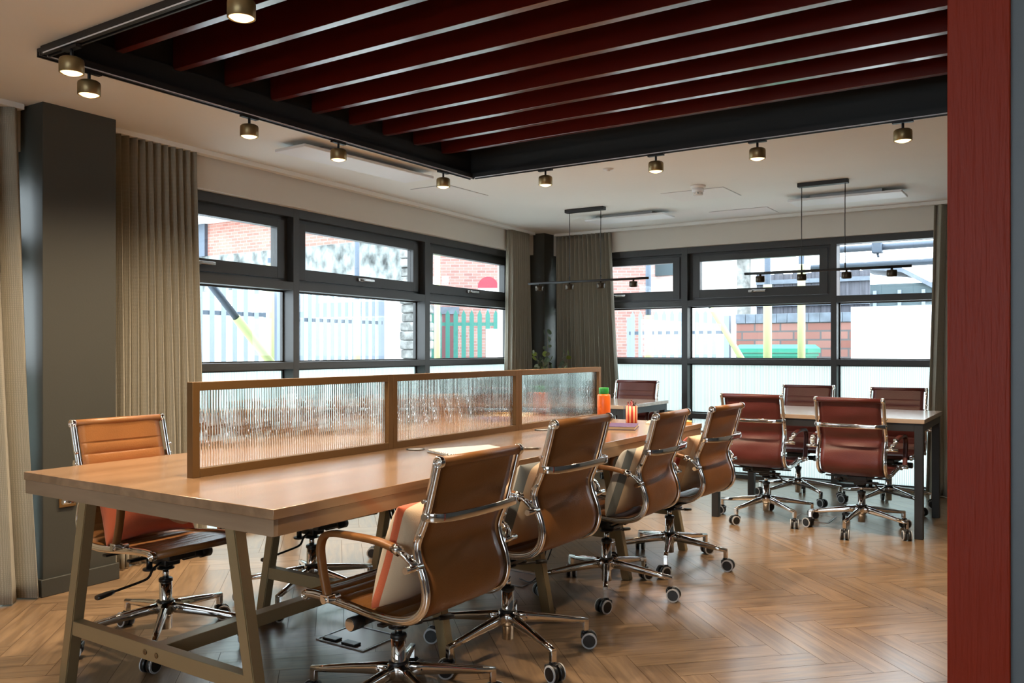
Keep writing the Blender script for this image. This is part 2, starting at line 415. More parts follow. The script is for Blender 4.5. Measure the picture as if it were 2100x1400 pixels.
b = MB(); b.box((1.70, .083, 0), (1.80, .181, 2.9), .002)
tag(b.build('red_post', M['redpost']), 'glossy red painted timber post at the right edge of the view', 'post', kind='structure')
b = MB(); b.box((1.712, -.03, 0), (1.80, .083, 2.4)); tag(b.build('grey_jamb', M['greywall']), 'narrow blue grey jamb beside the red post at the right edge', 'post', kind='structure')

# ------------------------------------------------------------------ windows
ZT = ((.0, .035), (.54, .588), (1.062, 1.110), (1.612, 1.668), (2.12, 2.18))
def window(name, label, W, mull, bays):
    root = thing(name, label, None, W[0], W[1], kind='structure')
    f0, f1, g0 = .13, .26, .235
    b = MB()
    for a, c in mull: b.box((a, f0, 0), (c, f1, 2.18), .0015)
    for (a, c), (a2, c2) in zip(mull, mull[1:]):
        for i, (z0, z1) in enumerate(ZT): b.box((c, f0+.0005, z0), (a2, f1-.0005, z1))
        # thin glazing beads
        for (z0, z1), (z2, z3) in zip(ZT[:3], ZT[1:4]):
            for aa, cc in (((c, g0-.012, z1), (c+.012, g0, z2)), ((a2-.012, g0-.012, z1), (a2, g0, z2)), ((c, g0-.012, z2-.012), (a2, g0, z2)), ((c, g0-.012, z1), (a2, g0, z1+.01))):
                b.box(aa, cc)
    b.build('window_frame', M['frame'], root)
    for k, typ in enumerate(bays):
        c, a2 = mull[k][1], mull[k+1][0]
        for i, (lo, hi) in enumerate(((.035, .54), (.588, 1.062))):
            p = MB(); p.box((c, g0, lo), (a2, g0+.006, hi)); p.build('reeded_pane', M['obscure'], root)
        p = MB(); p.box((c, g0, 1.110), (a2, g0+.006, 1.612)); p.build('clear_pane', M['glass'], root)
        if typ == 'casement':
            z0, z1 = 1.668, 2.12; e = .035; st = .07
            q = MB()
            q.box((c, .19, z0), (c+e, .255, z1)); q.box((a2-e, .19, z0), (a2, .255, z1)); q.box((c+e, .19, z1-.02), (a2-e, .255, z1)); q.box((c+e, .19, z0), (a2-e, .255, z0+.02))
            q.build('casement_surround', M['frame'], root)
            q = MB(); c_, a_ = c+e+.003, a2-e-.003; zb, zt = z0+.023, z1-.023
            q.box((c_, .175, zb), (c_+st, .24, zt), .002); q.box((a_-st, .175, zb), (a_, .24, zt), .002)
            q.box((c_+st, .176, zb), (a_-st, .239, zb+.078)); q.box((c_+st, .176, zt-.055), (a_-st, .239, zt))
            cs = q.build('casement', M['frame'], root)
            q = MB(); q.box((c_+st, .205, zb+.078), (a_-st, .211, zt-.055)); q.build('clear_pane', M['glass'], cs)
            m_ = (c+a2)/2
            q = MB(); q.box((m_-.08, .158, zb+.035), (m_-.01, .175, zb+.06), .003); q.cyl((m_-.03, .175, zb+.047), (m_-.03, .135, zb+.047), .009, n=12)
            q.box((m_-.045, .135, zb+.037), (m_+.085, .149, zb+.057), .004); q.build('window_handle', M['dchrome'], cs)
        else:
            p = MB(); p.box((c, g0, 1.668), (a2, g0+.006, 2.12)); p.build('clear_pane', M['glass'], root)
    return root
window('window_1', 'long dark grey framed window along the left wall', W1, [(-1.51, -1.45), (.05, .11), (1.614, 1.671), (3.175, 3.245), (4.70, 4.76)], ['casement']*4)
window('window_2', 'dark grey framed window across the far wall', W2, [(.04, .10), (1.479, 1.538), (2.862, 2.911), (4.25, 4.31)], ['casement', 'casement', 'fixed'])

# ------------------------------------------------------------------ curtains and their tracks
def curtain_rail(label, W, s0, s1):
    b = MB(); b.box((s0, 0, 2.372), (s1, .055, 2.4), .002)
    tag(b.build('curtain_track', M['ceiling'], loc=W[0], rot=(0, 0, W[1])), label, 'curtain track')
curtain_rail('white ceiling curtain track above the left window', W1, .11, 4.92)
curtain_rail('short white curtain track ending left of the dark pillar', W1, -1.6, -.34)
curtain_rail('white ceiling curtain track along the far window wall', W2, .13, 4.6)
def curtain(label, W, st, sb, pleats, off=.036, amp=.033, ampb=.045, offb=None, seed=1, zb=.008, grp='linen curtains'):
    random.seed(seed); offb = off if offb is None else offb
    NU, NV = pleats*14, 34; ph = [random.uniform(-.5, .5) for _ in range(pleats*2+3)]; wd = [random.uniform(.6, 1.35) for _ in range(pleats*2+3)]
    cum = [0]
    for i in range(pleats): cum.append(cum[-1]+wd[i])
    tot = cum[-1]
    bm = bmesh.new(); uvl = bm.loops.layers.uv.new('UVMap'); rows = []
    for j in range(NV+1):
        v = j/NV; z = 2.372 + (zb-2.372)*v; row = []
        for i in range(NU+1):
            t = i/NU*pleats; k = min(int(t), pleats-1); fr = t-k
            mix = v**.8
            ut = t/pleats; ub = (cum[k] + fr*wd[k])/tot; u = ut*(1-mix) + ub*mix
            s = st[0] + (st[1]-st[0])*u; s_b = sb[0] + (sb[1]-sb[0])*u; s = s*(1-v) + s_b*v
            A = (amp*(1-v) + ampb*v*(.65+.5*wd[(k+3) % len(wd)]))
            wv = math.sin(2*PI*t + ph[k]*.0) ; sharp = math.copysign(abs(wv)**.75, wv)
            o = (off*(1-v) + offb*v) + A*sharp + .008*math.sin(5*v+ph[k]*6)*v
            s += .010*math.sin(4*PI*t)*(.4+v) + .012*math.sin(3.2*v*wd[k]+ph[k]*5)*v
            row.append((bm.verts.new((s, o, z)), t*.16, z))
        rows.append(row)
    for r0, r1 in zip(rows, rows[1:]):
        for i in range(NU):
            q = (r0[i], r0[i+1], r1[i+1], r1[i]); f = bm.faces.new([x[0] for x in q]); f.smooth = True
            for lp, x in zip(f.loops, q): lp[uvl].uv = (x[1], x[2])
    me = bpy.data.meshes.new('curtain'); bm.to_mesh(me); bm.free(); me.materials.append(M['curtain'])
    o = bpy.data.objects.new('curtain', me); C.objects.link(o); o.location = W[0]; o.rotation_euler = (0, 0, W[1])
    md = o.modifiers.new('thickness', 'SOLIDIFY'); md.thickness = .003
    return tag(o, label, 'curtain', grp)
curtain('taupe linen curtain at the far left, left of the dark pillar', W1, (-1.55, -.36), (-1.5, -.345), 10, off=.035, offb=-.085, ampb=.045, seed=3)
curtain('tall taupe linen curtain just right of the big dark pillar', W1, (.10, .70), (.10, .76), 12, off=.036, amp=.033, ampb=.045, seed=5)
curtain('taupe linen curtain left of the far corner pillar', W1, (4.43, 4.80), (4.40, 4.84), 9, off=.03, seed=8)
curtain('taupe linen curtain right of the far corner pillar', W2, (.135, .77), (.14, .90), 13, off=.03, seed=12)
curtain('taupe linen curtain at the right end of the far window', W2, (3.69, 4.3), (3.64, 4.3), 8, off=.03, seed=15)

# ------------------------------------------------------------------ red slats
ordn = ['first', 'second', 'third', 'fourth', 'fifth', 'sixth', 'seventh', 'eighth', 'ninth']
for i in range(9):
    x = 4.407 - i*.2855
    b = MB(); b.box((0, 0, 0), (.038, CY1-CY0-.005, .20), .0015, seg=1)
    lab = f'long red painted ceiling slat, {ordn[i]} from the far window side' if i else 'red ceiling slat nearest the far windows, beside the black band'
    if i == 8: lab = 'red ceiling slat nearest the camera, behind the track lamp'
    tag(b.build('ceiling_slat', M['red'], loc=(x, CY0, 2.488)), lab, 'slat', 'red slats across the ceiling recess')

# ------------------------------------------------------------------ lighting tracks and lamps
def track(p0, p1, label):
    p0 = Vector(p0); p1 = Vector(p1); L = (p1-p0).length; a = math.atan2(p1.y-p0.y, p1.x-p0.x)
    t = thing('lighting_track', label, 'lighting track', p0, a)
    b = MB(); b.box((0, -.019, 0), (L, -.011, .034)); b.box((0, .011, 0), (L, .019, .034)); b.box((0, -.011, .02), (L, .011, .034)); b.box((0, -.004, .004), (L, .004, .02)); b.build('track_body', M['black'], t)
    b = MB(); b.box((.02, -.0115, .0085), (L-.02, -.0095, .0105)); b.box((.02, .0095, .0085), (L-.02, .0115, .0105)); b.box((.02, .0192, .001), (L-.02, .0205, .006)); b.box((.02, -.0205, .001), (L-.02, -.0192, .006)); b.build('track_edge_strip', M['white'], t)
TZ = 2.366
track((1.79, 3.425, TZ), (4.72, 3.425, TZ), 'black lighting track along the left edge of the ceiling recess')
track((4.71, 3.40, TZ), (4.71, -.5, TZ), 'black lighting track along the far edge of the ceiling recess')
track((1.80, -.3, TZ), (1.80, 3.40, TZ), 'black lighting track along the near edge of the ceiling recess')
def track_lamp():
    t = thing('track_lamp', '', 'ceiling lamp')
    b = MB(); b.box((-.05, -.012, .0), (.05, .012, -.012)); b.build('adapter', M['black'], t)
    b = MB(); b.cyl((0, 0, 0), (0, 0, -.048), .0065, n=12); b.build('stem', M['black'], t)
    h = MB(); h.lathe([(.0, -.045), (.036, -.045), (.043, -.050), (.045, -.058), (.045, -.102), (.042, -.104), (.040, -.103), (.0395, -.092), (.0, -.092)], 32)
    h.build('lamp_shade', M['lampbody'], t)
    b = MB(); b.lathe([(0, -.112), (.015, -.111), (.030, -.106), (.039, -.100), (.0392, -.093), (0, -.0925)], 24); b.build('bulb', M['lamp_on'], t)
    return t
lamps = [((1.995, 3.425), 'lit track lamp second from the near corner of the left track, above the dark pillar'),
         ((2.825, 3.425), 'lit track lamp above the tall curtain, halfway down the left track'),
         ((3.445, 3.425), 'lit track lamp in front of the ceiling panel by the left window'),
         ((4.40, 3.425), 'lit track lamp nearest the far corner on the left track'),
         ((4.71, 2.83), 'lit track lamp nearest the corner on the far track'),
         ((4.71, 2.06), 'lit track lamp above the left hanging bar light on the far track'),
         ((4.71, 1.45), 'lit track lamp between two others on the far track, left of the right hanging light'),
         ((4.71, .704), 'lit track lamp on the far track nearest the red post'),
         ((1.80, 3.21), 'lit track lamp at the very end corner of the near track'),
         ((1.80, 2.22), 'large bright track lamp at the top left, nearest the camera'),
         ((1.80, 1.5), 'track lamp at the top edge, just above the view')]
L0 = None
for (x, y), lab in lamps:
    rz = PI/2 if x in (4.71, 1.80) else 0
    if L0 is None: L0 = track_lamp(); o = L0; o.location = (x, y, TZ); o.rotation_euler = (0, 0, rz); o['label'] = lab; o['group'] = 'track lamps around the ceiling recess'
    else: o = dup(L0, (x, y, TZ), rz, lab)
    l = light('track_lamp_light', 'SPOT', (0, 0, -.125), SPOT_W, (1, .78, .54), spot_size=math.radians(146), spot_blend=1.0, shadow_soft_size=.03)
    l.parent = o

# ------------------------------------------------------------------ pendant bar lights
def pendant(x, yc, canopy, cables, bar, heads, zb, label, tilt):
    t = thing('pendant_light', label, 'pendant lamp', (x, yc, 2.4), 0)
    b = MB(); b.box((-.03, canopy[0]-yc, -.03), (.03, canopy[1]-yc, 0), .004); b.build('ceiling_canopy', M['black'], t)
    for c in cables:
        b = MB(); b.tube([(0, c-yc, -.03), (.003, c-yc+.002, -.3), (0, c-yc, zb-2.4)], .003, 6); b.build('cable', M['black'], t)
        b = MB(); b.cyl((0, c-yc, zb-2.4+.045), (0, c-yc, zb-2.4), .005, n=10); b.build('cable_grip', M['black'], t)
    b = MB(); b.cyl((0, bar[0]-yc, zb-2.4), (0, bar[1]-yc, zb-2.4), .010, n=14); b.build('bar', M['black'], t)
    for h in heads:
        b = MB(); z = zb-2.4
        b.lathe([(0, z-.008), (.008, z-.008), (.008, z-.022), (.031, z-.022), (.034, z-.027), (.034, z-.062), (.031, z-.066), (.029, z-.058), (0, z-.058)], 28, o=(0, h-yc, 0)); hd = b.build('lamp_head', M['cupbody'], t)
        b = MB(); b.lathe([(0, z-.063), (.026, z-.061), (.028, z-.0585), (0, z-.0585)], 20, o=(0, h-yc, 0)); b.build('bulb', M['lamp_dim'], hd)
        l = light('pendant_bulb_light', 'SPOT', (0, h-yc, z-.07), PEND_W, (1, .7, .42), spot_size=math.radians(140), spot_blend=.8, shadow_soft_size=.025); l.parent = t
pendant(6.37, 3.43, (3.25, 3.62), (3.585, 3.285), (4.0, 2.85), (3.89, 3.587, 3.285, 2.985), 1.780, 'black bar light with four cups hanging before the corner curtains', 0)
pendant(6.28, 1.46, (1.29, 1.637), (1.611, 1.312), (2.03, .883), (1.912, 1.611, 1.303, 1.008), 1.765, 'black bar light with four cups hanging over the oxblood chairs', 0)

# ------------------------------------------------------------------ ceiling panels, hatches, detector
def ceiling_panel(x, y, lx, ly, rz, label):
    t = thing('ceiling_panel', label, 'ceiling panel', (x, y, 2.4), rz, 'slim white ceiling panels')
    b = MB(); b.box((-lx/2, -ly/2, -.052), (lx/2, ly/2, -.034), .004); b.build('panel', M['white'], t)
    b = MB(); b.box((-lx*.32, -.055, -.034), (lx*.32, .055, 0)); b.build('mounting_bracket', M['steel'], t)
    b = MB(); b.box((lx*.36, -.04, -.034), (lx*.46, .04, -.012)); b.build('junction_box', M['white'], t)
ceiling_panel(3.93, 3.72, 1.12, .26, math.radians(-2), 'slim white panel under the ceiling before the left window')
ceiling_panel(6.85, 3.25, .75, .26, PI/2, 'slim white panel behind the left bar light')
ceiling_panel(6.85, 1.42, .82, .28, PI/2, 'slim white panel behind the right bar light')
def hatch(x0, y0, x1, y1, label):
    b = MB(); b.box((x0, y0, 2.3955), (x1, y1, 2.41)); b.mi = 1; g = .004
    for a, c in (((x0-g, y0-g), (x1+g, y0)), ((x0-g, y1), (x1+g, y1+g)), ((x0-g, y0), (x0, y1)), ((x1, y0), (x1+g, y1))): b.box((*a, 2.3985), (*c, 2.405))
    tag(b.build('ceiling_hatch', [M['hatch'], M['steel']]), label, 'hatch', 'access hatches in the ceiling')
hatch(4.90, 3.78, 5.42, 4.12, 'square access hatch in the ceiling behind the corner track lamp')
hatch(6.09, 2.13, 6.50, 2.62, 'square access hatch in the ceiling beside the smoke detector')
hatch(7.14, 2.12, 7.50, 2.62, 'access hatch close to the far window wall')
t = thing('smoke_detector', 'white round smoke detector on the ceiling', 'smoke detector', (5.95, 2.27, 2.4))
b = MB(); b.lathe([(0, 0), (.055, 0), (.055, -.012), (.046, -.02), (.0, -.02)], 28); b.build('detector_base', M['hatch'], t)
b = MB(); b.lathe([(0, -.02), (.042, -.02), (.044, -.045), (.034, -.052), (.0, -.052)], 28); b.build('detector_body', M['white'], t)
b = MB()
for i in range(8):
    a = i*PI/4; b.box((-.008, .030, -.064), (.008, .036, -.052), mtx=Matrix.Rotation(a, 4, 'Z'))
b.lathe([(0, -.064), (.036, -.064), (.034, -.07), (0, -.072)], 24); b.build('detector_grille', M['hatch'], t)
b = MB(); b.lathe([(0, 0), (.036, 0), (.034, -.006), (.012, -.009), (.012, -.016), (0, -.018)], 24)
tag(b.build('ceiling_sensor', M['hatch'], loc=(5.064, 2.557, 2.4)), 'tiny round white sensor on the ceiling by the far track', 'sensor')

# ------------------------------------------------------------------ main work table
TX0, TX1, TY0, TY1, TT = 1.592, 4.862, 1.83, 3.152, .758
t = thing('work_table', 'long oak topped work table on bronze trestle legs', 'table', (0, 0, 0))
b = MB(); b.box((TX0, TY0, .729), (TX1, TY1, TT), .0015, seg=1); b.build('tabletop', M['oak'], t)
b = MB(); i_ = .004
b.box((TX0+.02, TY0+i_, .681), (TX1-.02, TY0+.022, .7288)); b.build('apron', M['oak'], t)
b = MB(); b.box((TX0+.02, TY1-.022, .681), (TX1-.02, TY1-i_, .7288)); b.build('apron', M['oak'], t)
for xa in (TX0+i_, TX1-.02):
    b = MB(); b.box((xa, TY0+i_, .681), (xa+.016, TY1-i_, .7288)); b.build('end_apron', M['oaky'], t)
YC = 2.444
for k, x in enumerate((1.645, 2.51, 3.235, 4.03, 4.80)):
    for sgn in (1, -1):
        ft, fb = YC+sgn*.375, YC+sgn*.52
        b = MB(); w2 = .0225; dx = .021
        v = []
        for z, yc_ in ((0, fb), (.729, ft)):
            v.append([(x-dx, yc_-w2, z), (x+dx, yc_-w2, z), (x+dx, yc_+w2, z), (x-dx, yc_+w2, z)])
        b.rings(v, smooth=False); bmesh.ops.bevel(b.bm, geom=b.bm.edges[:], offset=.003, segments=2, affect='EDGES')
        b.build('leg', M['bronze'], t)
    yl = .52 - .145*(.23/.729) - .02
    b = MB(); b.box((x-.018, YC-yl, .205), (x+.018, YC+yl, .255), .002); b.build('crossbar', M['bronze'], t)
for a, c in zip((1.645, 2.51, 3.235, 4.03), (2.51, 3.235, 4.03, 4.80)):
    b = MB(); b.box((a+.0185, YC-.025, .207), (c-.0185, YC+.025, .253), .002); b.build('stretcher', M['bronze'], t)
for y in (YC+.03, YC-.03):
    b = MB(); b.lathe([(0, 0), (.009, 0), (.009, .002), (.006, .004), (.003, .004), (.0028, .001), (0, .001)], 18, mtx=Matrix.Rotation(-PI/2, 4, 'Y'), o=(1.627, y, .23)); b.build('bolt', M['screen'], t)
for x, y in ((2.892, 2.405), (3.967, 2.405)):
    b = MB(); b.lathe([(0, .0005), (.034, .0005), (.034, .0022), (0, .0022)], 32, o=(x, y, TT)); b.mi = 1
    b.lathe([(.034, 0), (.034, .003), (.037, .004), (.041, .003), (.041, 0)], 32, o=(x, y, TT)); b.build('cable_grommet', [M['ring'], M['black']], t)
b = MB(); b.box((1.9, 2.36, .60), (4.7, 2.37, .68)); b.box((1.9, 2.36, .60), (4.7, 2.54, .605)); b.box((1.9, 2.53, .60), (4.7, 2.54, .68)); b.build('cable_tray', M['black'], t)

# screen: three framed reeded glass panels
scr = thing('desk_screen', 'low bronze framed screen of three reeded glass panels on the work table', 'screen', (0, 0, 0))
SY0, SY1, SZ0, SZ1 = 2.504, 2.536, TT, 1.087
xs = [1.825, 2.857, 3.887, 4.862]
for a, c in zip(xs, xs[1:]):
    e = .030; b = MB()
    b.box((a+.0005, SY0, SZ0), (a+e, SY1, SZ1), .001, seg=1); b.box((c-e, SY0, SZ0), (c-.0005, SY1, SZ1), .001, seg=1)
    b.box((a+e, SY0, SZ0), (c-e, SY1, SZ0+e), .001, seg=1); b.box((a+e, SY0, SZ1-e), (c-e, SY1, SZ1), .001, seg=1)
    fr = b.build('screen_frame', M['screen'], scr)
    b = MB(); p_ = .0112; n_ = int((c-a-2*e)/p_); p_ = (c-a-2*e)/n_; prof = []
    for i in range(n_):
        for q in range(12):
            u = q/12; prof.append((a+e+(i+u)*p_, SY0+.0165-.0022*(1-(2*u-1)**2)))
    prof.append((c-e, SY0+.0165))
    back = [(c-e, SY0+.0205), (a+e, SY0+.0205)]
    bm = b.bm; zb, zt = SZ0+e-.001, SZ1-e+.001
    lo = [bm.verts.new((x, y, zb)) for x, y in prof+back]; hi = [bm.verts.new((x, y, zt)) for x, y in prof+back]
    for i in range(len(lo)):
        j = (i+1) % len(lo); f = bm.faces.new((lo[i], lo[j], hi[j], hi[i])); f.smooth = False
    bm.faces.new(list(reversed(lo))); bm.faces.new(hi)
    b.build('reeded_pane', M['reed'], fr)

# ------------------------------------------------------------------ far tables
def far_table(x0, y0, x1, y1, label):
    t = thing('black_leg_table', label, 'table', (x0, y0, 0), 0, 'square leg tables by the far window'); X, Y = x1-x0, y1-y0
    b = MB(); b.box((0, 0, .730), (X, Y, TT), .0015, seg=1); b.build('tabletop', M['ash'], t)
    for x, y in ((.01, .01), (X-.06, .01), (.01, Y-.06), (X-.06, Y-.06)):
        b = MB(); b.box((x, y, 0), (x+.05, y+.05, .7298), .002); b.build('leg', M['black'], t)
    for a, c in (((.06, .01), (X-.06, .05)), ((.06, Y-.05), (X-.06, Y-.01)), ((.01, .06), (.05, Y-.06)), ((X-.05, .06), (X-.01, Y-.06))):
        b = MB(); b.box((*a, .680), (*c, .7298)); b.build('frame_rail', M['black'], t)
    b = MB(); b.lathe([(0, .0005), (.034, .0005), (.036, .003), (.041, .003), (.041, 0)], 28, o=(X/2, Y*.35, TT)); b.build('cable_grommet', M['black'], t)
far_table(5.865, .752, 6.755, 2.15, 'pale topped table with black square legs beside the red post')
far_table(6.02, 2.905, 6.91, 4.28, 'pale topped table with black square legs before the corner curtains')

# ------------------------------------------------------------------ chairs
PROF = [(-.335, .885), (-.312, .80), (-.287, .715), (-.258, .645), (-.262, .60), (-.285, .54), (-.292, .49), (-.275, .445), (-.235, .416), (-.17, .404), (-.08, .406), (.04, .418), (.16, .426), (.215, .423)]
PATH = spline([(0, y, z) for y, z in PROF], 8)
def path_at(f):
    k = f*(len(PATH)-1); i = min(int(k), len(PATH)-2); return PATH[i].lerp(PATH[i+1], k-i)
CUM = [0]
for p, q in zip(PATH, PATH[1:]): CUM.append(CUM[-1]+(q-p).length)
def sling_mesh():
    rr = []; n = len(PATH); N = 360; L = CUM[-1]; W = .186
    for j in range(N+1):
        s = L*j/N; i = max(k for k in range(n) if CUM[k] <= s+1e-9); i = min(i, n-2); f = (s-CUM[i])/(CUM[i+1]-CUM[i]); p = PATH[i].lerp(PATH[i+1], f)
        d = (PATH[i+1]-PATH[i]).normalized(); nr = Vector((0, -d.z, d.y))       # towards the sitter
        if nr.y < 0 and abs(d.z) > .5: nr = -nr
        if abs(d.z) <= .5 and nr.z < 0: nr = -nr
        rib = 0
        if .078 < s < L-.03:
            ph = ((s-.078) % .051)/.051; rib = .0068*(math.sin(PI*ph)**.4)
        else: rib = .0068
        rr.append((p, nr, rib, s))
    front = []; 
    K = 13
    rings = []
    for p, nr, rib, s in rr:
        ring = []
        for k in range(K):
            x = -W + 2*W*k/(K-1); edge = 1 if 1 < k < K-2 else (0 if k in (0, K-1) else .6)
            sag = -.004*(1-(x/W)**2)
            ring.append(p + Vector((x, 0, 0)) + nr*(.002 + rib*edge + sag))
        for k in range(K-1, -1, -1):
            x = -W + 2*W*k/(K-1); sag = -.004*(1-(x/W)**2); edge = 0 if k in (0, K-1) else 1
            wv = .0034*math.sin(s*52+x*5)*edge*(1-abs(x)/W)
            ring.append(p + Vector((x, 0, 0)) + nr*(-.004*edge - .001 + sag + wv))
        rings.append(ring)
    b = MB(); b.rings(rings); return b
def wheel_cyl(b, x0, x1, r, y, z, n=28):
    b.cyl((x0, y, z), (x1, y, z), r, n=n)
def make_chair(kind):
    lm = M[kind]
    t = thing('office_chair', '', 'chair')
    sl = sling_mesh().build('leather_sling', lm, t)
    for p, nm, r in ((PATH[0]+Vector((0, -.006, .004)), 'head_roll', .0155), (PATH[-1]+Vector((0, .004, -.006)), 'seat_roll', .0145)):
        b = MB(); b.cyl(p+Vector((-.193, 0, 0)), p+Vector((.193, 0, 0)), r, n=24); ro = b.build(nm, lm, t)
        for s in (-1, 1):
            b = MB(); k = r/.0185
            b.lathe([(0, 0), (.0205*k, 0), (.0215*k, .003), (.0215*k, .014), (.019*k, .018), (.0165*k, .018), (.0155*k, .015), (.009*k, .015), (.008*k, .018), (.004*k, .018), (.003*k, .012), (0, .012)], 28, o=p+Vector((s*.193, 0, 0)), mtx=Matrix.Rotation(s*PI/2, 4, 'Y'))
            b.build('end_cap', M['chrome'], ro)
    for s in (-1, 1):
        b = MB(); P = [p+Vector((s*.203, 0, 0)) for p in PATH]
        b.sweep(P, rrect(.016, .028, .007, 3)); b.sweep([p+Vector((s*.0095, 0, 0)) for p in P], rrect(.004, .009, .0018, 2))
        b.build('side_rail', M['chrome'], t)
    # back brace
    zz = .728; yb = -.305
    bp = spline([(-.212, yb+.008, zz), (-.205, yb-.020, zz), (-.165, yb-.047, zz), (-.06, yb-.058, zz), (.06, yb-.058, zz), (.165, yb-.047, zz), (.205, yb-.020, zz), (.212, yb+.008, zz)], 6)
    b = MB(); b.sweep(bp, rrect(.027, .006, .0025, 2), up=(0, 0, 1))
    for s in (-1, 1):
        b.cyl((s*.196, yb+.008, zz), (s*.219, yb+.008, zz), .011, n=14); b.cyl((s*.206, yb+.012, zz+.045), (s*.219, yb+.012, zz+.045), .006, n=12); b.cyl((s*.206, yb+.03, zz-.06), (s*.219, yb+.03, zz-.06), .006, n=12)
    b.build('back_brace', M['chrome'], t)
    # arms
    for s in (-1, 1):
        x = s*.252; arm = thing_part('armrest', t)
        A = spline([(x, -.215, .636), (x, -.14, .648), (x, -.04, .650), (x, .035, .648), (x, .078, .634), (x, .095, .598), (x, .088, .54), (x, .072, .478), (x, .064, .452)], 6)
        b = MB(); b.sweep(A, rrect(.030, .020, .008, 3)); b.build_into(arm, lm)
        b = MB()
        B = spline([(x, -.222, .634), (x, -.250, .622), (x-s*.012, -.272, .598), (x-s*.03, -.276, .580)], 5); b.sweep(B, rrect(.024, .013, .005, 2))
        b.cyl((s*.206, -.276, .583), (s*.276, -.276, .583), .0105, n=16); b.cyl((x, -.235, .628), (x, -.212, .637), .0155, n=14); b.cyl((x, -.262, .612), (x-s*.02, -.262, .612), .008, n=12)
        b.build('arm_joint', M['chrome'], arm)
        b = MB(); b.cyl((s*.206, .064, .440), (s*.272, .064, .440), .0105, n=16); b.box((x-.016, .045, .434), (x+.016, .083, .458), .003); b.build('arm_clamp', M['chrome'], arm)
    # mechanism
    m = MB()
    m.box((-.062, -.13, .352), (.062, .115, .385), .006); m.box((-.036, -.06, .318), (.036, .05, .354), .006)
    m.cyl((0, 0, .345), (0, 0, .305), .032, .027, n=22); m.cyl((0, 0, .305), (0, 0, .300), .034, n=22)
    for y, z in ((-.105, .388), (.095, .404)):
        pts = spline([(-.198, y, z+.012), (-.15, y, z), (-.08, y, z-.016), (.08, y, z-.016), (.15, y, z), (.198, y, z+.012)], 4); m.sweep(pts, rrect(.010, .026, .003, 2), up=(0, 0, 1))
    m.box((-.20, -.12, .372), (-.04, -.095, .380)); m.box((.04, -.12, .372), (.20, -.095, .380))
    m.box((-.10, -.085, .336), (.12, -.06, .348), .003)
    mech = m.build('tilt_mechanism', M['plastic'], t)
    m = MB(); m.cyl((-.05, .045, .345), (-.13, .045, .345), .017, n=20); m.cyl((-.13, .045, .345), (-.175, .045, .345), .022, n=24); m.mi = 1; m.cyl((-.175, .045, .345), (-.179, .045, .345), .019, n=24)
    m.build('tension_knob', [M['plastic'], M['chrome']], mech)
    m = MB(); m.tube(spline([(.03, .02, .335), (.075, .03, .318), (.098, .035, .29), (.13, .03, .278), (.24, .02, .262)], 5), .005, 8)
    m.rings([[(x_, .02+a, .262-(x_-.24)*.12+c) for a, c in rrect(w_, .014, .005, 2)] for x_, w_ in ((.235, .014), (.255, .032), (.295, .036), (.305, .026))]); m.build('height_lever', M['plastic'], mech)
    m = MB(); m.cyl((.06, -.02, .352), (.06, -.02, .31), .012, n=12); m.cyl((.06, -.02, .31), (.06, -.02, .302), .026, n=20); m.build('swivel_plate', M['plastic'], mech)
    # gas lift
    g = MB(); g.cyl((0, 0, .302), (0, 0, .262), .0125, n=18); g.cyl((0, 0, .258), (0, 0, .060), .0243, n=28); g.mi = 1; g.lathe([(.0, .266), (.024, .266), (.0275, .262), (.0275, .252), (.0243, .250)], 28)
    g.lathe([(.0243, .176), (.032, .176), (.032, .166), (.0243, .166)], 28)
    g.build('gas_lift', [M['chrome'], M['plastic']], t)
    # star base
    g = MB(); g.lathe([(.0245, .168), (.036, .166), (.038, .150), (.033, .120), (.0245, .112)], 30)
    for k in range(5):
        a = 2*PI*k/5; ca, sa = math.cos(a), math.sin(a); rr = []
        for r, z, w_, h_ in ((.026, .146, .036, .044), (.08, .141, .031, .040), (.17, .130, .027, .033), (.26, .117, .024, .026), (.331, .108, .022, .021)):
            rr.append([Vector((r*ca - q*sa, r*sa + q*ca, z+h)) for q, h in rrect(w_, h_, .4*min(w_, h_), 3)])
        g.rings(rr)
        g.box((-.010, -.011, .068), (.010, .011, .112), .002, mtx=Matrix.Translation((.322*ca, .322*sa, 0)) @ Matrix.Rotation(a, 4, 'Z'))
    base = g.build('star_base', M['chrome'], t)
    rs = random.Random(7)
    for k in range(5):
        a = 2*PI*k/5; sw = a + rs.uniform(-.9, .9)
        px, py = .322*math.cos(a), .322*math.sin(a)
        q = MB(); q.mi = 0; mt = Matrix.Translation((px, py, 0)) @ Matrix.Rotation(sw, 4, 'Z') @ Matrix.Translation((.014, 0, 0))
        def cyl(y0, y1, r, mi):
            q.mi = mi; u0 = mt @ Vector((0, y0, .0315)); u1 = mt @ Vector((0, y1, .0315)); q.cyl(u0, u1, r, n=26)
        for s in (-1, 1):
            cyl(s*.005, s*.0215, .0308, 0); cyl(s*.0215, s*.0262, .0315, 1); cyl(s*.0262, s*.0275, .0250, 0)
        q.mi = 0; u = [mt @ Vector(p) for p in ((-.014, 0, .072), (-.014, 0, .058))]; q.cyl(u[0], u[1], .010, n=12)
        q.box((-.030, -.0075, .045), (.012, .0075, .066), .004, mtx=mt); q.box((-.034, -.026, .040), (-.020, .026, .060), .005, mtx=mt)
        q.build('caster', [M['plastic'], M['ring']], base)
    return t
def thing_part(name, parent):
    return (name, parent)
def build_into(self, part, m):
    o = self.build(part[0], m, part[1]); part_map[id(part)] = o; return o
part_map = {}
MB.build_into = build_into
_b = MB.build
def _build(self, name, mats, parent=None, **kw):
    if isinstance(parent, tuple): parent = part_map[id(parent)]
    return _b(self, name, mats, parent, **kw)
MB.build = _build

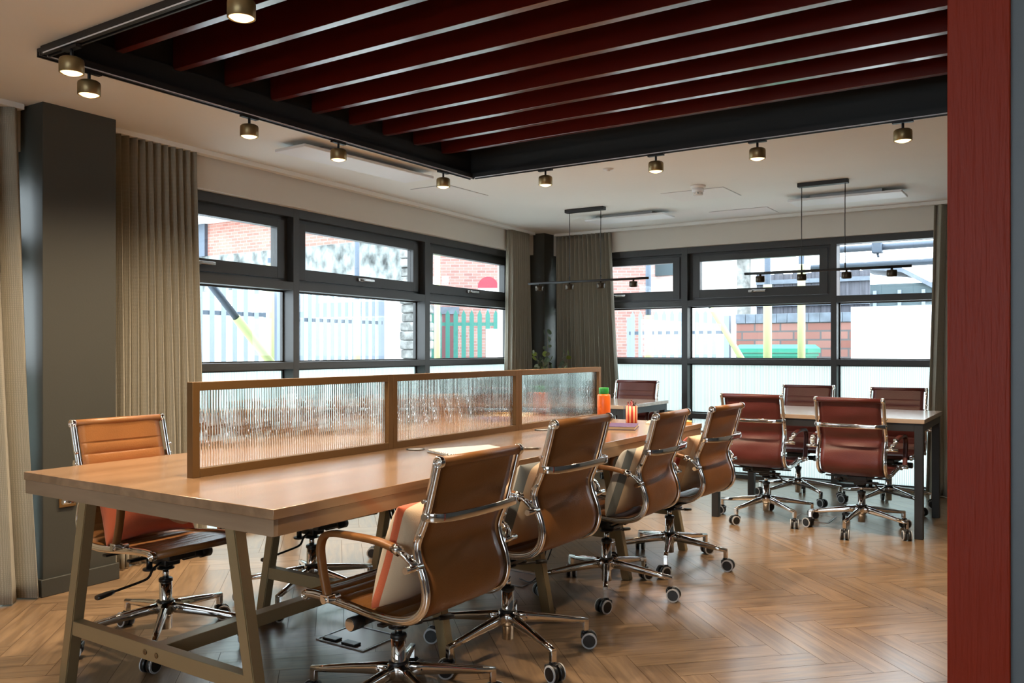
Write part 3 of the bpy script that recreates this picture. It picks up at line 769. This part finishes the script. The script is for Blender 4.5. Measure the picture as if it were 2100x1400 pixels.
UPPER = ('leather_sling', 'head_roll', 'seat_roll', 'side_rail', 'back_brace', 'armrest', 'tilt_mechanism')
def place(ch, x, y, deg, base_deg, up, label, group):
    """position, heading; the base swivels on its own and the seat can sit higher on the lift"""
    ch.location = (x, y, 0); ch.rotation_euler = (0, 0, math.radians(deg)); ch['label'] = label; ch['group'] = group
    for c in ch.children:
        n = c.name.split('.')[0]
        if n == 'star_base': c.rotation_euler = (0, 0, math.radians(base_deg-deg))
        elif n in UPPER: c.location = (0, 0, up)
GT = 'tan leather chairs at the work table'; GR = 'oxblood leather chairs at the far tables'
protos = {k: make_chair(k) for k in ('tan', 'wine')}
used = set()
def chair(kind, x, y, deg, base_deg, up, label, group):
    p = protos[kind]
    if kind in used: c = dup(p, (0, 0, 0), 0, '')
    else: c = p; used.add(kind)
    todo.append((c, x, y, deg, base_deg, up, label, group))
todo = []
chair('tan', 2.131, 1.845, -1.5, -40, -.014, 'tan leather chair nearest the camera, orange edged cushion on it', GT)
chair('tan', 2.790, 1.850, -1.5, -44, .045, 'second tan chair from the camera, grey striped cushion, its back highest of the row', GT)
chair('tan', 3.757, 1.905, 1.5, -10, .004, 'third tan chair from the camera, in front of the purple book', GT)
chair('tan', 4.476, 1.875, -3.5, -17, -.002, 'tan chair at the far end of the work table, beside the oxblood chairs', GT)
chair('tan', 2.125, 3.090, 179, 156, .004, 'tan leather chair facing us at the near left end of the work table', GT)
chair('tan', 2.87, 3.03, 178, 200, 0, 'tan chair behind the first screen panel, its base seen under the table', GT)
chair('tan', 3.80, 3.05, 181, 190, 0, 'tan chair behind the middle screen panel, blurred by the glass', GT)
chair('tan', 4.47, 3.05, 183, 240, 0, 'tan chair behind the last screen panel, near the corner', GT)
chair('wine', 6.00, 1.785, -90, 159, -.005, 'oxblood chair with its back to us, left one of the pair before the far table', GR)
chair('wine', 5.955, 1.141, -92, 29, -.008, 'oxblood chair with its back to us, right one of the pair nearest the red post', GR)
chair('wine', 6.91, 1.80, 91, 81, .0, 'oxblood chair facing us by the window, left one behind the far table', GR)
chair('wine', 6.925, 1.135, 87, 86, -.005, 'oxblood chair facing us by the window, right one behind the far table', GR)
chair('wine', 6.86, 3.31, 94, 60, .01, 'oxblood chair facing us behind the table before the corner curtains', GR)
chair('wine', 6.05, 3.72, -88, 30, -.01, 'oxblood chair on the near side of the corner table, behind the screen end', GR)
for a in todo: place(*a)

# ------------------------------------------------------------------ cushions
def cushion_mat(name, cream, front, second, solid=False, lim=(.034, .078)):
    m, t, b = newmat(name)
    c = t.nodes.new('ShaderNodeTexCoord'); sp = t.nodes.new('ShaderNodeSeparateXYZ'); t.links.new(c.outputs['Object'], sp.inputs[0])
    def cmp(sock, op, val):
        n = t.nodes.new('ShaderNodeMath'); n.operation = op; t.links.new(sock, n.inputs[0]); n.inputs[1].default_value = val; return n.outputs[0]
    def mul(a, b_):
        n = t.nodes.new('ShaderNodeMath'); n.operation = 'MULTIPLY'; t.links.new(a, n.inputs[0]); t.links.new(b_, n.inputs[1]); return n.outputs[0]
    ad = t.nodes.new('ShaderNodeMath'); ad.operation = 'MULTIPLY_ADD'; ad.inputs[1].default_value = -.36
    t.links.new(sp.outputs['X'], ad.inputs[0]); t.links.new(sp.outputs['Y'], ad.inputs[2]); cc = ad.outputs[0]
    isf = cmp(cc, 'GREATER_THAN', lim[0])
    # broad printed bands on the front face
    wv = t.nodes.new('ShaderNodeTexWave'); wv.wave_type = 'RINGS'; wv.inputs['Scale'].default_value = 2.6; wv.inputs['Distortion'].default_value = 1.2
    mp = t.nodes.new('ShaderNodeMapping'); mp.inputs['Location'].default_value = (.22, 0, .16); t.links.new(c.outputs['Object'], mp.inputs[0]); t.links.new(mp.outputs[0], wv.inputs['Vector'])
    band = mul(isf, cmp(wv.outputs['Fac'], 'GREATER_THAN', .5))
    deep = cmp(cc, 'GREATER_THAN', lim[1])
    m1 = t.nodes.new('ShaderNodeMix'); m1.data_type = 'RGBA'; m2 = t.nodes.new('ShaderNodeMix'); m2.data_type = 'RGBA'
    m1.inputs[6].default_value = (*cream, 1); m1.inputs[7].default_value = (*front, 1); t.links.new(isf, m1.inputs[0])
    t.links.new(m1.outputs[2], m2.inputs[6]); m2.inputs[7].default_value = (*second, 1); t.links.new(deep if solid else mul(band, deep), m2.inputs[0])
    t.links.new(m2.outputs[2], b.inputs['Base Color']); b.inputs['Roughness'].default_value = .95; b.inputs['Sheen Weight'].default_value = .2
    n = t.nodes.new('ShaderNodeTexNoise'); n.inputs['Scale'].default_value = 300; t.links.new(c.outputs['Object'], n.inputs['Vector'])
    bp = t.nodes.new('ShaderNodeBump'); bp.inputs['Strength'].default_value = .4; bp.inputs['Distance'].default_value = .002
    t.links.new(n.outputs['Fac'], bp.inputs['Height']); t.links.new(bp.outputs[0], b.inputs['Normal'])
    return m
cream = (.56, .43, .29)
CM = {'orange': cushion_mat('cushion_orange', cream, (.50, .10, .035), cream, True, (.052, .080)), 'grey': cushion_mat('cushion_grey', cream, (.13, .145, .14), (.45, .43, .38), True, (.034, .074)),
      'rust': cushion_mat('cushion_rust', (.50, .10, .035), (.50, .10, .035), (.55, .38, .20)), 'pink': cushion_mat('cushion_pink', cream, (.50, .33, .20), (.50, .08, .06))}
def cushion(x, y, deg, m, label, up=0, lean=19, w_=.40, h_=.335, dx=0, roll=0, fwd=.01):
    bm = bmesh.new(); N = 26; rs = random.Random(int(x*100)); T = .075
    ph = [rs.uniform(0, 6) for _ in range(6)]
    def pt(u, v, s):
        a, b_ = abs(u), abs(v); e = max(0, (1-a**2.6))*max(0, (1-b_**2.6))
        pinch = 1 - .07*(1-abs(v)**1.0)*0 - .10*(a**2)*(1-b_**2) * .6 - 0
        X = u*w_/2*(1-.09*(1-b_*b_)*a**3); Z = v*h_/2*(1-.10*(1-a*a)*b_**3)
        wr = 1+.07*math.sin(5*u+ph[0])*math.sin(4*v+ph[1])
        Y = s*T*(e**.42)*wr
        return (X, Y, Z)
    grid = {}
    for s in (1, -1):
        for i in range(N+1):
            for j in range(N+1):
                if s == -1 and (i in (0, N) or j in (0, N)): grid[s, i, j] = grid[1, i, j]
                else:
                    u = math.sin((i/N-.5)*PI); v = math.sin((j/N-.5)*PI); grid[s, i, j] = bm.verts.new(pt(u, v, s))
    for s in (1, -1):
        for i in range(N):
            for j in range(N):
                q = [grid[s, i, j], grid[s, i+1, j], grid[s, i+1, j+1], grid[s, i, j+1]]
                f = bm.faces.new(q if s == -1 else q[::-1]); f.smooth = True
    me = bpy.data.meshes.new('cushion'); bm.to_mesh(me); bm.free(); me.materials.append(CM[m])
    o = bpy.data.objects.new('cushion', me); C.objects.link(o)
    a = math.radians(deg); ly, lz = -.165+fwd, .425+up+h_/2*math.cos(math.radians(lean))-.004
    o.location = (x - ly*math.sin(a) + dx*math.cos(a), y + ly*math.cos(a) + dx*math.sin(a), lz)
    o.rotation_euler = (Matrix.Rotation(a, 4, 'Z') @ Matrix.Rotation(math.radians(lean), 4, 'X') @ Matrix.Rotation(math.radians(roll), 4, 'Y')).to_euler()
    tag(o, label, 'cushion', 'cushions on the chairs')
cushion(2.131, 1.845, -1.5, 'orange', 'cream cushion with an orange edge on the tan chair nearest the camera', dx=-.03)
cushion(2.790, 1.850, -1.5, 'grey', 'cream cushion with a grey band on the second tan chair', up=.045, dx=-.02)
cushion(3.757, 1.905, 1.5, 'grey', 'cream cushion with a grey band on the third tan chair', dx=-.02)
cushion(4.476, 1.875, -3.5, 'pink', 'cream and red cushion on the tan chair farthest along the table')
cushion(2.125, 3.090, 179, 'rust', 'rust orange cushion with cream shapes on the tan chair facing us', w_=.40, lean=22)
cushion(5.955, 1.141, -92, 'pink', 'cushion on the oxblood chair nearest the red post', w_=.36, lean=16)

# ------------------------------------------------------------------ things on the work table
t = thing('water_bottle', 'orange water bottle with a green cap at the far end of the table', 'bottle', (4.42, 2.20, TT))
t.location = (4.50, 2.30, TT)
b = MB(); b.lathe([(0, 0), (.036, 0), (.039, .004), (.039, .166), (.036, .174), (.028, .177), (0, .177)], 36); b.build('bottle_body', mat('orange_bottle', (.85, .16, .02), .35), t)
b = MB(); b.lathe([(0, .1775), (.029, .1775), (.030, .181), (.030, .212), (.028, .215), (0, .215)], 32); b.build('bottle_cap', mat('green_cap', (.02, .30, .05), .4), t)
t = thing('pencil_cup', 'red and cream striped cup full of dark pencils beside the orange bottle', 'pencil cup', (4.68, 2.205, TT))
def stripe_mat():
    m, tt, b_ = newmat('striped_cup'); c = tt.nodes.new('ShaderNodeTexCoord'); sp = tt.nodes.new('ShaderNodeSeparateXYZ'); tt.links.new(c.outputs['Object'], sp.inputs[0])
    at = tt.nodes.new('ShaderNodeMath'); at.operation = 'ARCTAN2'; tt.links.new(sp.outputs['Y'], at.inputs[0]); tt.links.new(sp.outputs['X'], at.inputs[1])
    mu = tt.nodes.new('ShaderNodeMath'); mu.operation = 'MULTIPLY'; mu.inputs[1].default_value = 9; tt.links.new(at.outputs[0], mu.inputs[0])
    si = tt.nodes.new('ShaderNodeMath'); si.operation = 'SINE'; tt.links.new(mu.outputs[0], si.inputs[0])
    gt = tt.nodes.new('ShaderNodeMath'); gt.operation = 'GREATER_THAN'; gt.inputs[1].default_value = -.15; tt.links.new(si.outputs[0], gt.inputs[0])
    mx = tt.nodes.new('ShaderNodeMix'); mx.data_type = 'RGBA'; mx.inputs[6].default_value = (.75, .45, .25, 1); mx.inputs[7].default_value = (.45, .03, .015, 1)
    tt.links.new(gt.outputs[0], mx.inputs[0]); tt.links.new(mx.outputs[2], b_.inputs['Base Color']); b_.inputs['Roughness'].default_value = .5; return m
b = MB(); b.lathe([(0, 0), (.033, 0), (.035, .003), (.035, .100), (.033, .100), (.033, .006), (0, .006)], 40); b.build('cup', stripe_mat(), t)
rs = random.Random(3); pm = [mat('black_pencil', (.015, .012, .015), .4), mat('dark_red_pencil', (.22, .015, .02), .4)]
for k in range(11):
    a = rs.uniform(0, 6.28); r0 = .012; r1 = .026; L = rs.uniform(.118, .135)
    p0 = Vector((r0*math.cos(a+2), r0*math.sin(a+2), .008)); p1 = Vector((r1*math.cos(a), r1*math.sin(a), L))
    if k == 5: p1 = Vector((.002, 0, .142))
    d = (p1-p0).normalized(); b = MB(); b.cyl(p0, p1-d*.014, .0038, n=8); b.cyl(p1-d*.014, p1, .0038, .0006, n=8)
    tag(b.build('pencil', pm[k % 2], loc=t.location), ('black' if k % 2 == 0 else 'dark red')+' pencil standing in the striped cup', 'pencil', 'black pencils in the cup' if k % 2 == 0 else 'dark red pencils in the cup')
def book(loc, rz, w_, l_, h_, cover, label, cat='book', pages=(.75, .62, .42)):
    t = thing('book', label, cat, loc, rz)
    b = MB(); b.box((-w_/2, -l_/2, 0), (w_/2, l_/2, .003), .001, seg=1); b.box((-w_/2, -l_/2, h_-.003), (w_/2, l_/2, h_), .001, seg=1); b.box((-w_/2, -l_/2, .003), (-w_/2+.004, l_/2, h_-.003)); b.build('cover', cover, t)
    b = MB(); b.box((-w_/2+.004, -l_/2+.004, .003), (w_/2-.004, l_/2-.004, h_-.003)); b.build('pages', mat('book_pages', pages, .8, bump=(400, .3, (1, 1, 12))), t)
    return t
pc = mat('purple_cover', (.075, .04, .13), .45)
book((4.31, 2.085, TT), math.radians(-70), .16, .235, .020, pc, 'closed book with a dark purple cover lying behind the third tan chair')
o = book((4.765, 1.925, TT), math.radians(20), .09, .13, .016, mat('yellow_cover', (.80, .42, .10), .5), 'small orange notepad near the far edge of the work table', 'notepad'); o.name = 'notepad'
t = thing('open_book', 'open cream notebook lying between the purple book and the pencil cup', 'notebook', (4.80, 2.02, TT), math.radians(12))
b = MB()
for s in (-1, 1):
    rr = []
    for k in range(9):
        x = s*.15*k/8; h = .012*math.sin(PI*min(1, k/8*1.05))*.6 + .006*(1-k/8) + .003; rr.append([(x, -.105, 0), (x, .105, 0), (x, .105, h), (x, -.105, h)])
    b.rings(rr)
b.build('pages', mat('cream_paper', (.80, .62, .40), .8), t)
# white ribbed pad with a grey base, and its pen
t = thing('ribbed_pad', 'white pad with fine wavy grey lines lying behind the nearest chair back', 'notepad', (2.93, 2.13, TT), math.radians(-24))
b = MB(); b.box((-.155, -.11, 0), (.155, .11, .007), .002); b.build('pad_base', M['dchrome'], t)
def wavy():
    m, tt, b_ = newmat('wavy_line_print'); c = tt.nodes.new('ShaderNodeTexCoord'); mp = tt.nodes.new('ShaderNodeMapping'); tt.links.new(c.outputs['Object'], mp.inputs[0]); mp.inputs['Location'].default_value = (.3, .12, 0)
    wv = tt.nodes.new('ShaderNodeTexWave'); wv.wave_type = 'RINGS'; wv.rings_direction = 'Z'; wv.inputs['Scale'].default_value = 38; wv.inputs['Distortion'].default_value = .5
    tt.links.new(mp.outputs[0], wv.inputs['Vector']); r = tt.nodes.new('ShaderNodeValToRGB'); r.color_ramp.interpolation = 'CONSTANT'
    r.color_ramp.elements[0].color = (.16, .15, .14, 1); r.color_ramp.elements[1].color = (.85, .85, .84, 1); r.color_ramp.elements[1].position = .38
    tt.links.new(wv.outputs['Fac'], r.inputs[0]); tt.links.new(r.outputs[0], b_.inputs['Base Color']); b_.inputs['Roughness'].default_value = .5; return m
b = MB(); b.box((-.152, -.107, .0071), (.152, .107, .016), .003); b.build('cover', wavy(), t)
b = MB(); b.cyl((0, 0, .0045), (.12, 0, .0045), .0044, n=12); b.cyl((.12, 0, .0045), (.135, 0, .0045), .0044, .001, n=12)
tag(b.build('pen', M['dchrome'], loc=(3.105, 2.03, TT), rot=(0, 0, math.radians(-35))), 'thin metal pen beside the white wavy lined pad', 'pen')

# ------------------------------------------------------------------ floor boxes and cables
def floor_box(x0, y0, x1, y1, label, lugs=False):
    t = thing('floor_box', label, 'floor box', ((x0+x1)/2, (y0+y1)/2, 0), 0, 'floor power boxes'); X, Y = (x1-x0)/2, (y1-y0)/2; g = .006
    b = MB()
    for a, c in (((-X, -Y), (X, -Y+g)), ((-X, Y-g), (X, Y)), ((-X, -Y+g), (-X+g, Y-g)), ((X-g, -Y+g), (X, Y-g))): b.box((*a, 0), (*c, .005))
    b.build('frame', M['steel'], t)
    b = MB(); b.box((-X+.012, -Y+.012, .0002), (X-.012, Y-.012, .003)); b.build('lid', M['floor'], t)
    if lugs:
        for y in (-.07, .035):
            b = MB(); b.box((-X+.014, y, .003), (-X+.055, y+.075, .012), .003); b.build('cable_flap', M['plastic'], t)
floor_box(2.485, 2.335, 2.705, 2.60, 'steel edged floor box under the near half of the work table', True)
floor_box(3.60, 2.30, 3.84, 2.55, 'steel edged floor box under the middle of the work table')
floor_box(6.08, 1.38, 6.33, 1.63, 'steel edged floor box under the far table')
rs = random.Random(11)
for k in range(5):
    x = 2.83+.018*k; b = MB(); y = 2.43+rs.uniform(-.03, .03)
    b.tube(spline([(x+.12, y, .606), (x+.08, y, .60), (x+.03+rs.uniform(-.02, .02), y-.01, .52), (x-.03+rs.uniform(-.02, .02), y, .45), (x-.05, y+.02, .47), (x-.07+rs.uniform(-.02, .02), y+.02, .56), (x-.06, y, .605)], 6), .0045, 8)
    tag(b.build('cable', M['plastic']), 'loose black cable hanging in a bunch under the work table', 'cable', 'black cables under the table')
for k, dx in enumerate((0, .09)):
    b = MB(); b.tube(spline([(3.74+dx, 2.30, .602), (3.76+dx, 2.25, .5), (3.66+dx*.9, 2.18, .30), (3.63+dx*.4, 2.20, .12), (3.66, 2.28, .02), (3.70, 2.38, .010)], 7), .0035, 8)
    tag(b.build('cable', M['plastic']), ('thin black cable looping down to the middle floor box, ' + ('left strand', 'right strand')[k]), 'cable')

# ------------------------------------------------------------------ plant in the corner
t = thing('potted_plant', 'round leaved green plant in the corner behind the screen', 'plant', (7.13, 4.22, 0))
b = MB(); b.lathe([(0, 0), (.10, 0), (.13, .02), (.15, .30), (.14, .31), (.13, .29), (0, .28)], 30); b.build('pot', M['black'], t)
leafm = [mat('leaf_dark', (.055, .075, .035), .55, var=(8, .3)), mat('leaf_grey', (.13, .14, .08), .55, var=(8, .3)), mat('leaf_lime', (.16, .20, .03), .5)]
rs = random.Random(21); bs = MB(); bl = MB()
for k in range(17):
    left = k < 11
    ex = rs.uniform(-.12, .12); tip = Vector(((-.06 if left else .11)+rs.uniform(-.09, .09)*1.0, (.10 if left else -.13)+rs.uniform(-.10, .10), rs.uniform(.98, 1.20) if k != 3 else 1.36))
    if k > 11: tip.z = rs.uniform(.98, 1.22)
    P = spline([(rs.uniform(-.04, .04), rs.uniform(-.04, .04), .28), (tip.x*.5, tip.y*.5, tip.z*.6), tip], 8); bs.tube(P, .003, 6)
    for q in P[7:]:
        for s in (1, -1):
            a = rs.uniform(0, 6.28); r = rs.uniform(.018, .034); c = q + Vector((math.cos(a)*.03*s, math.sin(a)*.03*s, rs.uniform(-.01, .02)))
            n = Vector((rs.uniform(-1, 1), rs.uniform(-1, 1), rs.uniform(-.2, .8))).normalized(); u = n.orthogonal().normalized(); v = n.cross(u)
            bl.mi = rs.choice((0, 0, 0, 1, 1, 2)); ring = [c + (u*math.cos(2*PI*i/9) + v*math.sin(2*PI*i/9)*.9)*r for i in range(9)]
            top = bl.bm.verts.new(c + n*.004); vs = [bl.bm.verts.new(p) for p in ring]
            for i in range(9): f = bl.bm.faces.new((vs[i], vs[(i+1) % 9], top)); f.material_index = bl.mi; f.smooth = True
bs.build('stems', mat('plant_stem', (.09, .07, .04), .7), t); bl.build('foliage', leafm, t)

# ------------------------------------------------------------------ the yard outdoors
b = MB(); b.box((-6, 4.95, -.5), (30, 34, -.05)); b.box((7.97, -14, -.5), (30, 4.95, -.05))
struct(b.build('trim_9', M['paving']), 'pale concrete yard outside the windows')
def picket(b, x, z0, z1, y=0, w_=.065):
    b.box((x-w_/2, y-.004, z0), (x+w_/2, y+.004, z1-.07)); v = [b.bm.verts.new(p) for p in ((x-w_/2, y-.004, z1-.07), (x+w_/2, y-.004, z1-.07), (x, y-.004, z1), (x-w_/2, y+.004, z1-.07), (x+w_/2, y+.004, z1-.07), (x, y+.004, z1))]
    for q in ((0, 1, 2), (5, 4, 3), (0, 2, 5, 3), (1, 4, 5, 2)): b.bm.faces.new([v[i] for i in q])
def palisade(label, loc, rz, L, z1, m, rails, pitch=.155, kind='palisade fences in the yard'):
    t = thing('palisade_fence', label, 'fence', loc, rz, kind)
    n = int(L/pitch)
    for i in range(n):
        b = MB(); picket(b, pitch*(i+.5), .05, z1); b.build('picket', m, t)
    for z in rails:
        b = MB(); b.box((0, .006, z-.025), (L, .045, z+.025)); b.build('fence_rail', M['pipe'] if m is M['galv'] else m, t)
    for x in (0, L):
        b = MB(); b.box((x-.04, .01, -.05), (x+.04, .09, z1-.1)); b.build('fence_post', m, t)
palisade('grey steel palisade fence outside the left half of the left window', (4.3, 8.0, -.05), 0, 2.62, 2.04, M['galv'], (.45, 1.66))
palisade('grey steel palisade fence behind the lime pole, middle of the left window', (7.35, 8.0, -.05), 0, 1.56, 2.04, M['galv'], (.45, 1.62), .13)
a_ = math.atan2(-.8362, .5485)
palisade('green steel palisade fence outside the right end of the left window', (9.75, 7.88, -.05), a_, 1.3, 1.83, M['greenfence'], (.45, 1.62), .118)
palisade('grey steel palisade fence outside the left end of the far window', (12.0, 5.7, -.05), -PI/2, 1.55, 1.84, M['galv'], (.5, 1.5), .13)
# fence gate panels and posts
b = MB(); b.box((6.98, 7.95, -.05), (7.30, 8.03, 1.95), .01); tag(b.build('gate_post', M['galv']), 'broad pale steel gate post between two grey fences', 'post')
# brick building with stained concrete band, wall faces the room at x = 9
bd = thing('brick_building', 'pink brick building with a stained concrete band behind the grey fences', 'building', (9.0, 8.2, 0))
b = MB(); b.box((0, 0, 2.74), (.35, 12, 3.28)); b.build('brick_wall', M['brickY'], bd)
b = MB(); b.box((-.04, -.5, 2.16), (.35, 12, 2.74)); b.build('concrete_band', M['concrete'], bd)
b = MB(); b.box((0, -.5, -.05), (.35, 12, 2.16)); b.build('plaster_wall', M['render'], bd)
b = MB(); b.box((-.30, -.0, 3.28), (.5, 12, 3.38)); b.box((-.32, -.1, 3.38), (-.28, 12, 3.46)); b.build('roof_edge', M['render'], bd)
b = MB(); b.box((-.06, 3.75, 2.74), (0, 3.93, 3.28)); b.build('downpipe', M['pipe'], bd)
b = MB(); b.box((-.01, 4.2, 2.88), (.01, 5.6, 3.12)); b.build('window_pane', M['shed'], bd)
b = MB()
rs = random.Random(5)
for i in range(22):
    z = -.05+i*.125; b.box((-.05-rs.uniform(0, .05), -.78+rs.uniform(-.03, .02), z), (.30, -.5, z+.122), .02)
b.build('rubble_pier', M['stone'], bd)
# brick wall behind the green fence
bd = thing('brick_outhouse', 'pink brick wall with a dark doorway behind the green fence', 'building', (11.4, 9.0, 0), a_)
b = MB(); b.box((-1.9, 0, -.05), (3.6, .3, 3.8)); b.build('brick_wall', M['brickX'], bd)
b = MB(); b.box((-.55, -.03, -.05), (.30, -.001, 1.80)); b.build('door', mat('dark_red_door', (.12, .04, .045), .6), bd)
b = MB(); b.box((-.62, -.05, 1.80), (.37, -.001, 1.92)); b.build('lintel', M['coping'], bd)
s_ = thing('round_topped_sign', 'red and white round topped sign above the green fence', 'sign', (10.93, 7.62, 0), a_)
b = MB(); pts = [(-.16, 2.02)] + [(.0-.16*math.cos(PI*i/16), 2.18+.16*math.sin(PI*i/16)) for i in range(17)] + [(.16, 2.02)]
b.rings([[(x, y, z) for x, z in pts] for y in (0, .01)]); b.build('sign_plate', M['signred'], s_)
b = MB(); b.box((-.155, -.004, 2.03), (.155, 0, 2.16)); b.build('white_field', M['signwhite'], s_)
b = MB(); b.box((-.02, .01, -.05), (.02, .04, 2.2)); b.build('pole', M['galv'], s_)
b = MB(); b.box((.86, -.012, .98), (1.14, -.006, 1.50)); tag(b.build('notice_board', M['signwhite'], loc=(9.75, 7.88, 0), rot=(0, 0, a_)), 'white notice fixed to the green palisade fence', 'sign')
# lime sleeved scaffold poles
def pole(x, y, z1, zs, label, r=.033):
    t = thing('scaffold_pole', label, 'pole', (x, y, -.05), 0, 'lime sleeved scaffold poles')
    b = MB(); b.cyl((0, 0, 0), (0, 0, z1+.05), r*.72, n=16); b.build('pole_tube', M['pipe'], t)
    b = MB(); b.cyl((0, 0, .02), (0, 0, zs+.05), r, n=16); b.build('foam_sleeve', M['lime'], t)
pole(7.27, 6.93, 3.6, 1.78, 'lime sleeved pole outside the middle of the left window', .04)
pole(7.85, 6.2, 3.6, 2.35, 'lime sleeved pole at the left edge of the green fence view', .036)
pole(5.70, 6.6, 2.1, 2.05, 'pale lime pole beside the slanted brace outside the left window', .04)
def brace(p0, p1, f, label, r=.04):
    p0 = Vector(p0); p1 = Vector(p1); t = thing('scaffold_brace', label, 'pole', p1, 0, 'slanted scaffold braces')
    q = p0.lerp(p1, f); b = MB(); b.cyl(p0-p1, q-p1, r*.8, n=16); b.build('brace_tube', M['pipe'], t)
    b = MB(); b.cyl(q-p1, (0, 0, 0), r, n=16); b.build('foam_sleeve', M['lime'], t)
brace((4.45, 6.2, 2.02), (6.45, 6.2, -.05), .26, 'slanted scaffold brace, grey above and lime below, outside the left window')
pole(9.2, 4.12, 3.4, 1.60, 'lime sleeved pole outside the left end of the far window', .045)
pole(9.2, 2.722, 3.4, 1.90, 'lime sleeved pole, left of the two in the middle of the far window', .046)
pole(9.2, 2.363, 3.4, 2.10, 'lime sleeved pole, right of the two in the middle of the far window', .040)
brace((9.32, 3.45, 1.76), (9.32, 2.35, -.05), .05, 'slanted lime brace crossing the middle of the far window', .034)
for k, (z, lab) in enumerate(((2.235, 'upper horizontal scaffold tube outside the far window'), (2.07, 'lower horizontal scaffold tube outside the far window'))):
    b = MB(); b.cyl((9.25+.1*k, 2.3, z), (9.25+.1*k, -1.5, z+.02), .034, n=16)
    if k == 0:
        for y in (1.62, 1.02): b.box((9.20, y-.05, z-.06), (9.30, y+.05, z+.05), .012); b.cyl((9.25, y, z-.06), (9.25, y-.01, z-.10), .012, n=10)
    tag(b.build('scaffold_tube', M['pipe']), lab, 'pole')
# low brick wall, bin, fence, shed and pale wall on the far side
t = thing('brick_garden_wall', 'low brick wall with blue grey coping behind the green bin', 'wall', (12, 2.1, 0))
b = MB(); b.box((0, 0, -.05), (.24, 1.9, 1.57)); b.build('brick_wall', M['brickL'], t)
b = MB()
for i in range(13): b.box((-.02, .0+i*.147, 1.571), (.26, .142+i*.147, 1.70), .004)
b.build('coping', M['coping'], t)
t = thing('wheelie_bin', 'large green wheeled bin standing before the low brick wall', 'bin', (11.05, 3.14, -.05))
b = MB(); b.rings([[(-.3*k, -.42*k, z), (.3*k, -.42*k, z), (.3*k, .42*k, z), (-.3*k, .42*k, z)] for z, k in ((.12, .86), (1.16, 1.0), (1.16, 1.05), (1.20, 1.05))], smooth=False); b.build('bin_body', M['bin'], t)
b = MB(); b.rings([[(-.33*k, -.46*k, z), (.33*k, -.46*k, z), (.33*k, .46*k, z), (-.33*k, .46*k, z)] for z, k in ((1.205, 1.0), (1.26, 1.0), (1.31, .88))], smooth=False); b.build('bin_lid', M['bin'], t)
for x, y in ((-.2, -.3), (-.2, .3), (.2, -.3), (.2, .3)):
    b = MB(); b.cyl((x, y-.02, .06), (x, y+.02, .06), .06, n=16); b.build('wheel', M['plastic'], t)
t = thing('timber_fence', 'weathered grey board fence above the low brick wall', 'fence', (12.35, 2.26, 0))
b = MB()
for i in range(12): b.box((0, i*.13, 0), (.022, i*.13+.126, 2.28+.025*(i % 2)+.012*(i-8)*0))
b.build('boards', M['timber'], t)
b = MB(); b.box((-.04, 0, 2.14), (-.001, 1.55, 2.20)); b.box((-.04, 0, 1.82), (-.001, 1.55, 1.88)); b.build('fence_rail', M['coping'], t)
t = thing('garden_shed', 'blue grey boarded shed outside the right bay of the far window', 'shed', (14.0, 1.66, 0))
b = MB(); b.box((0, 0, 0), (1.2, .98, 2.2))
for i in range(18): b.box((-.012, 0, i*.12), (0, .98, i*.12+.11))
b.build('shed_wall', M['shed'], t)
b = MB(); rr = [[(-.08, -.08, 2.12), (-.08, .45, 2.44), (-.08, 1.06, 2.52), (-.08, 1.06, 2.45), (-.08, .45, 2.37), (-.08, -.08, 2.05)]]; rr.append([(1.3, y, z) for _, y, z in rr[0]]); b.rings(rr, smooth=False); b.build('shed_roof', M['coping'], t)
for y in (.12, .45, .80):
    b = MB(); b.box((-.04, y, 0), (-.013, y+.05, 2.1)); b.build('shed_batten', M['galv'], t)
b = MB(); b.box((0, -2.4, -.05), (.25, 1.28, 1.72)); tag(b.build('rendered_wall', M['render'], loc=(11.0, .95, 0)), 'bright white rendered wall filling the right bay of the far window', 'wall')
bd = thing('pale_house', 'pale pink brick house behind the left end of the far window', 'building', (14.0, 5.4, 0))
b = MB(); b.box((0, 0, -.05), (.3, 5.5, 5.2)); b.build('brick_wall', brick('pale_pink_brick', (.62, .42, .38), (.70, .52, .47), (.66, .60, .58), 1, 'YZ'), bd)
b = MB(); b.box((-.04, .35, 2.50), (-.001, .72, 2.95)); b.build('window_pane', M['shed'], bd)
b = MB(); b.cyl((-.05, 1.05, -.05), (-.05, 1.05, 5.1), .03, n=12); b.build('downpipe', M['galv'], bd)
bd = thing('white_house', 'white rendered building behind the slanted lime brace', 'building', (13.2, 3.55, 0))
b = MB(); b.box((0, 0, -.05), (.3, 1.7, 2.72)); b.build('house_wall', M['render'], bd)
b = MB(); b.box((-.2, -.25, 2.72), (.5, 1.74, 2.82)); b.build('roof_edge', M['coping'], bd)
b = MB(); b.box((-.06, .62, -.05), (-.001, .82, 2.7)); b.build('stone_quoin', M['stone'], bd)
bd = thing('brick_terrace', 'distant pale pink brick wall beyond the grey shed', 'building', (17.0, -3.0, 0))
b = MB(); b.box((0, 0, -.05), (.3, 4.6, 2.75)); b.build('brick_wall', M['brickY'], bd)

b = MB(); b.box((0, 0, -.05), (.22, 3.4, .10)); tag(b.build('red_kerb', M['signred'], loc=(8.5, .2, 0)), 'low red kerb seen blurred through the lowest panes of the far window', 'kerb')
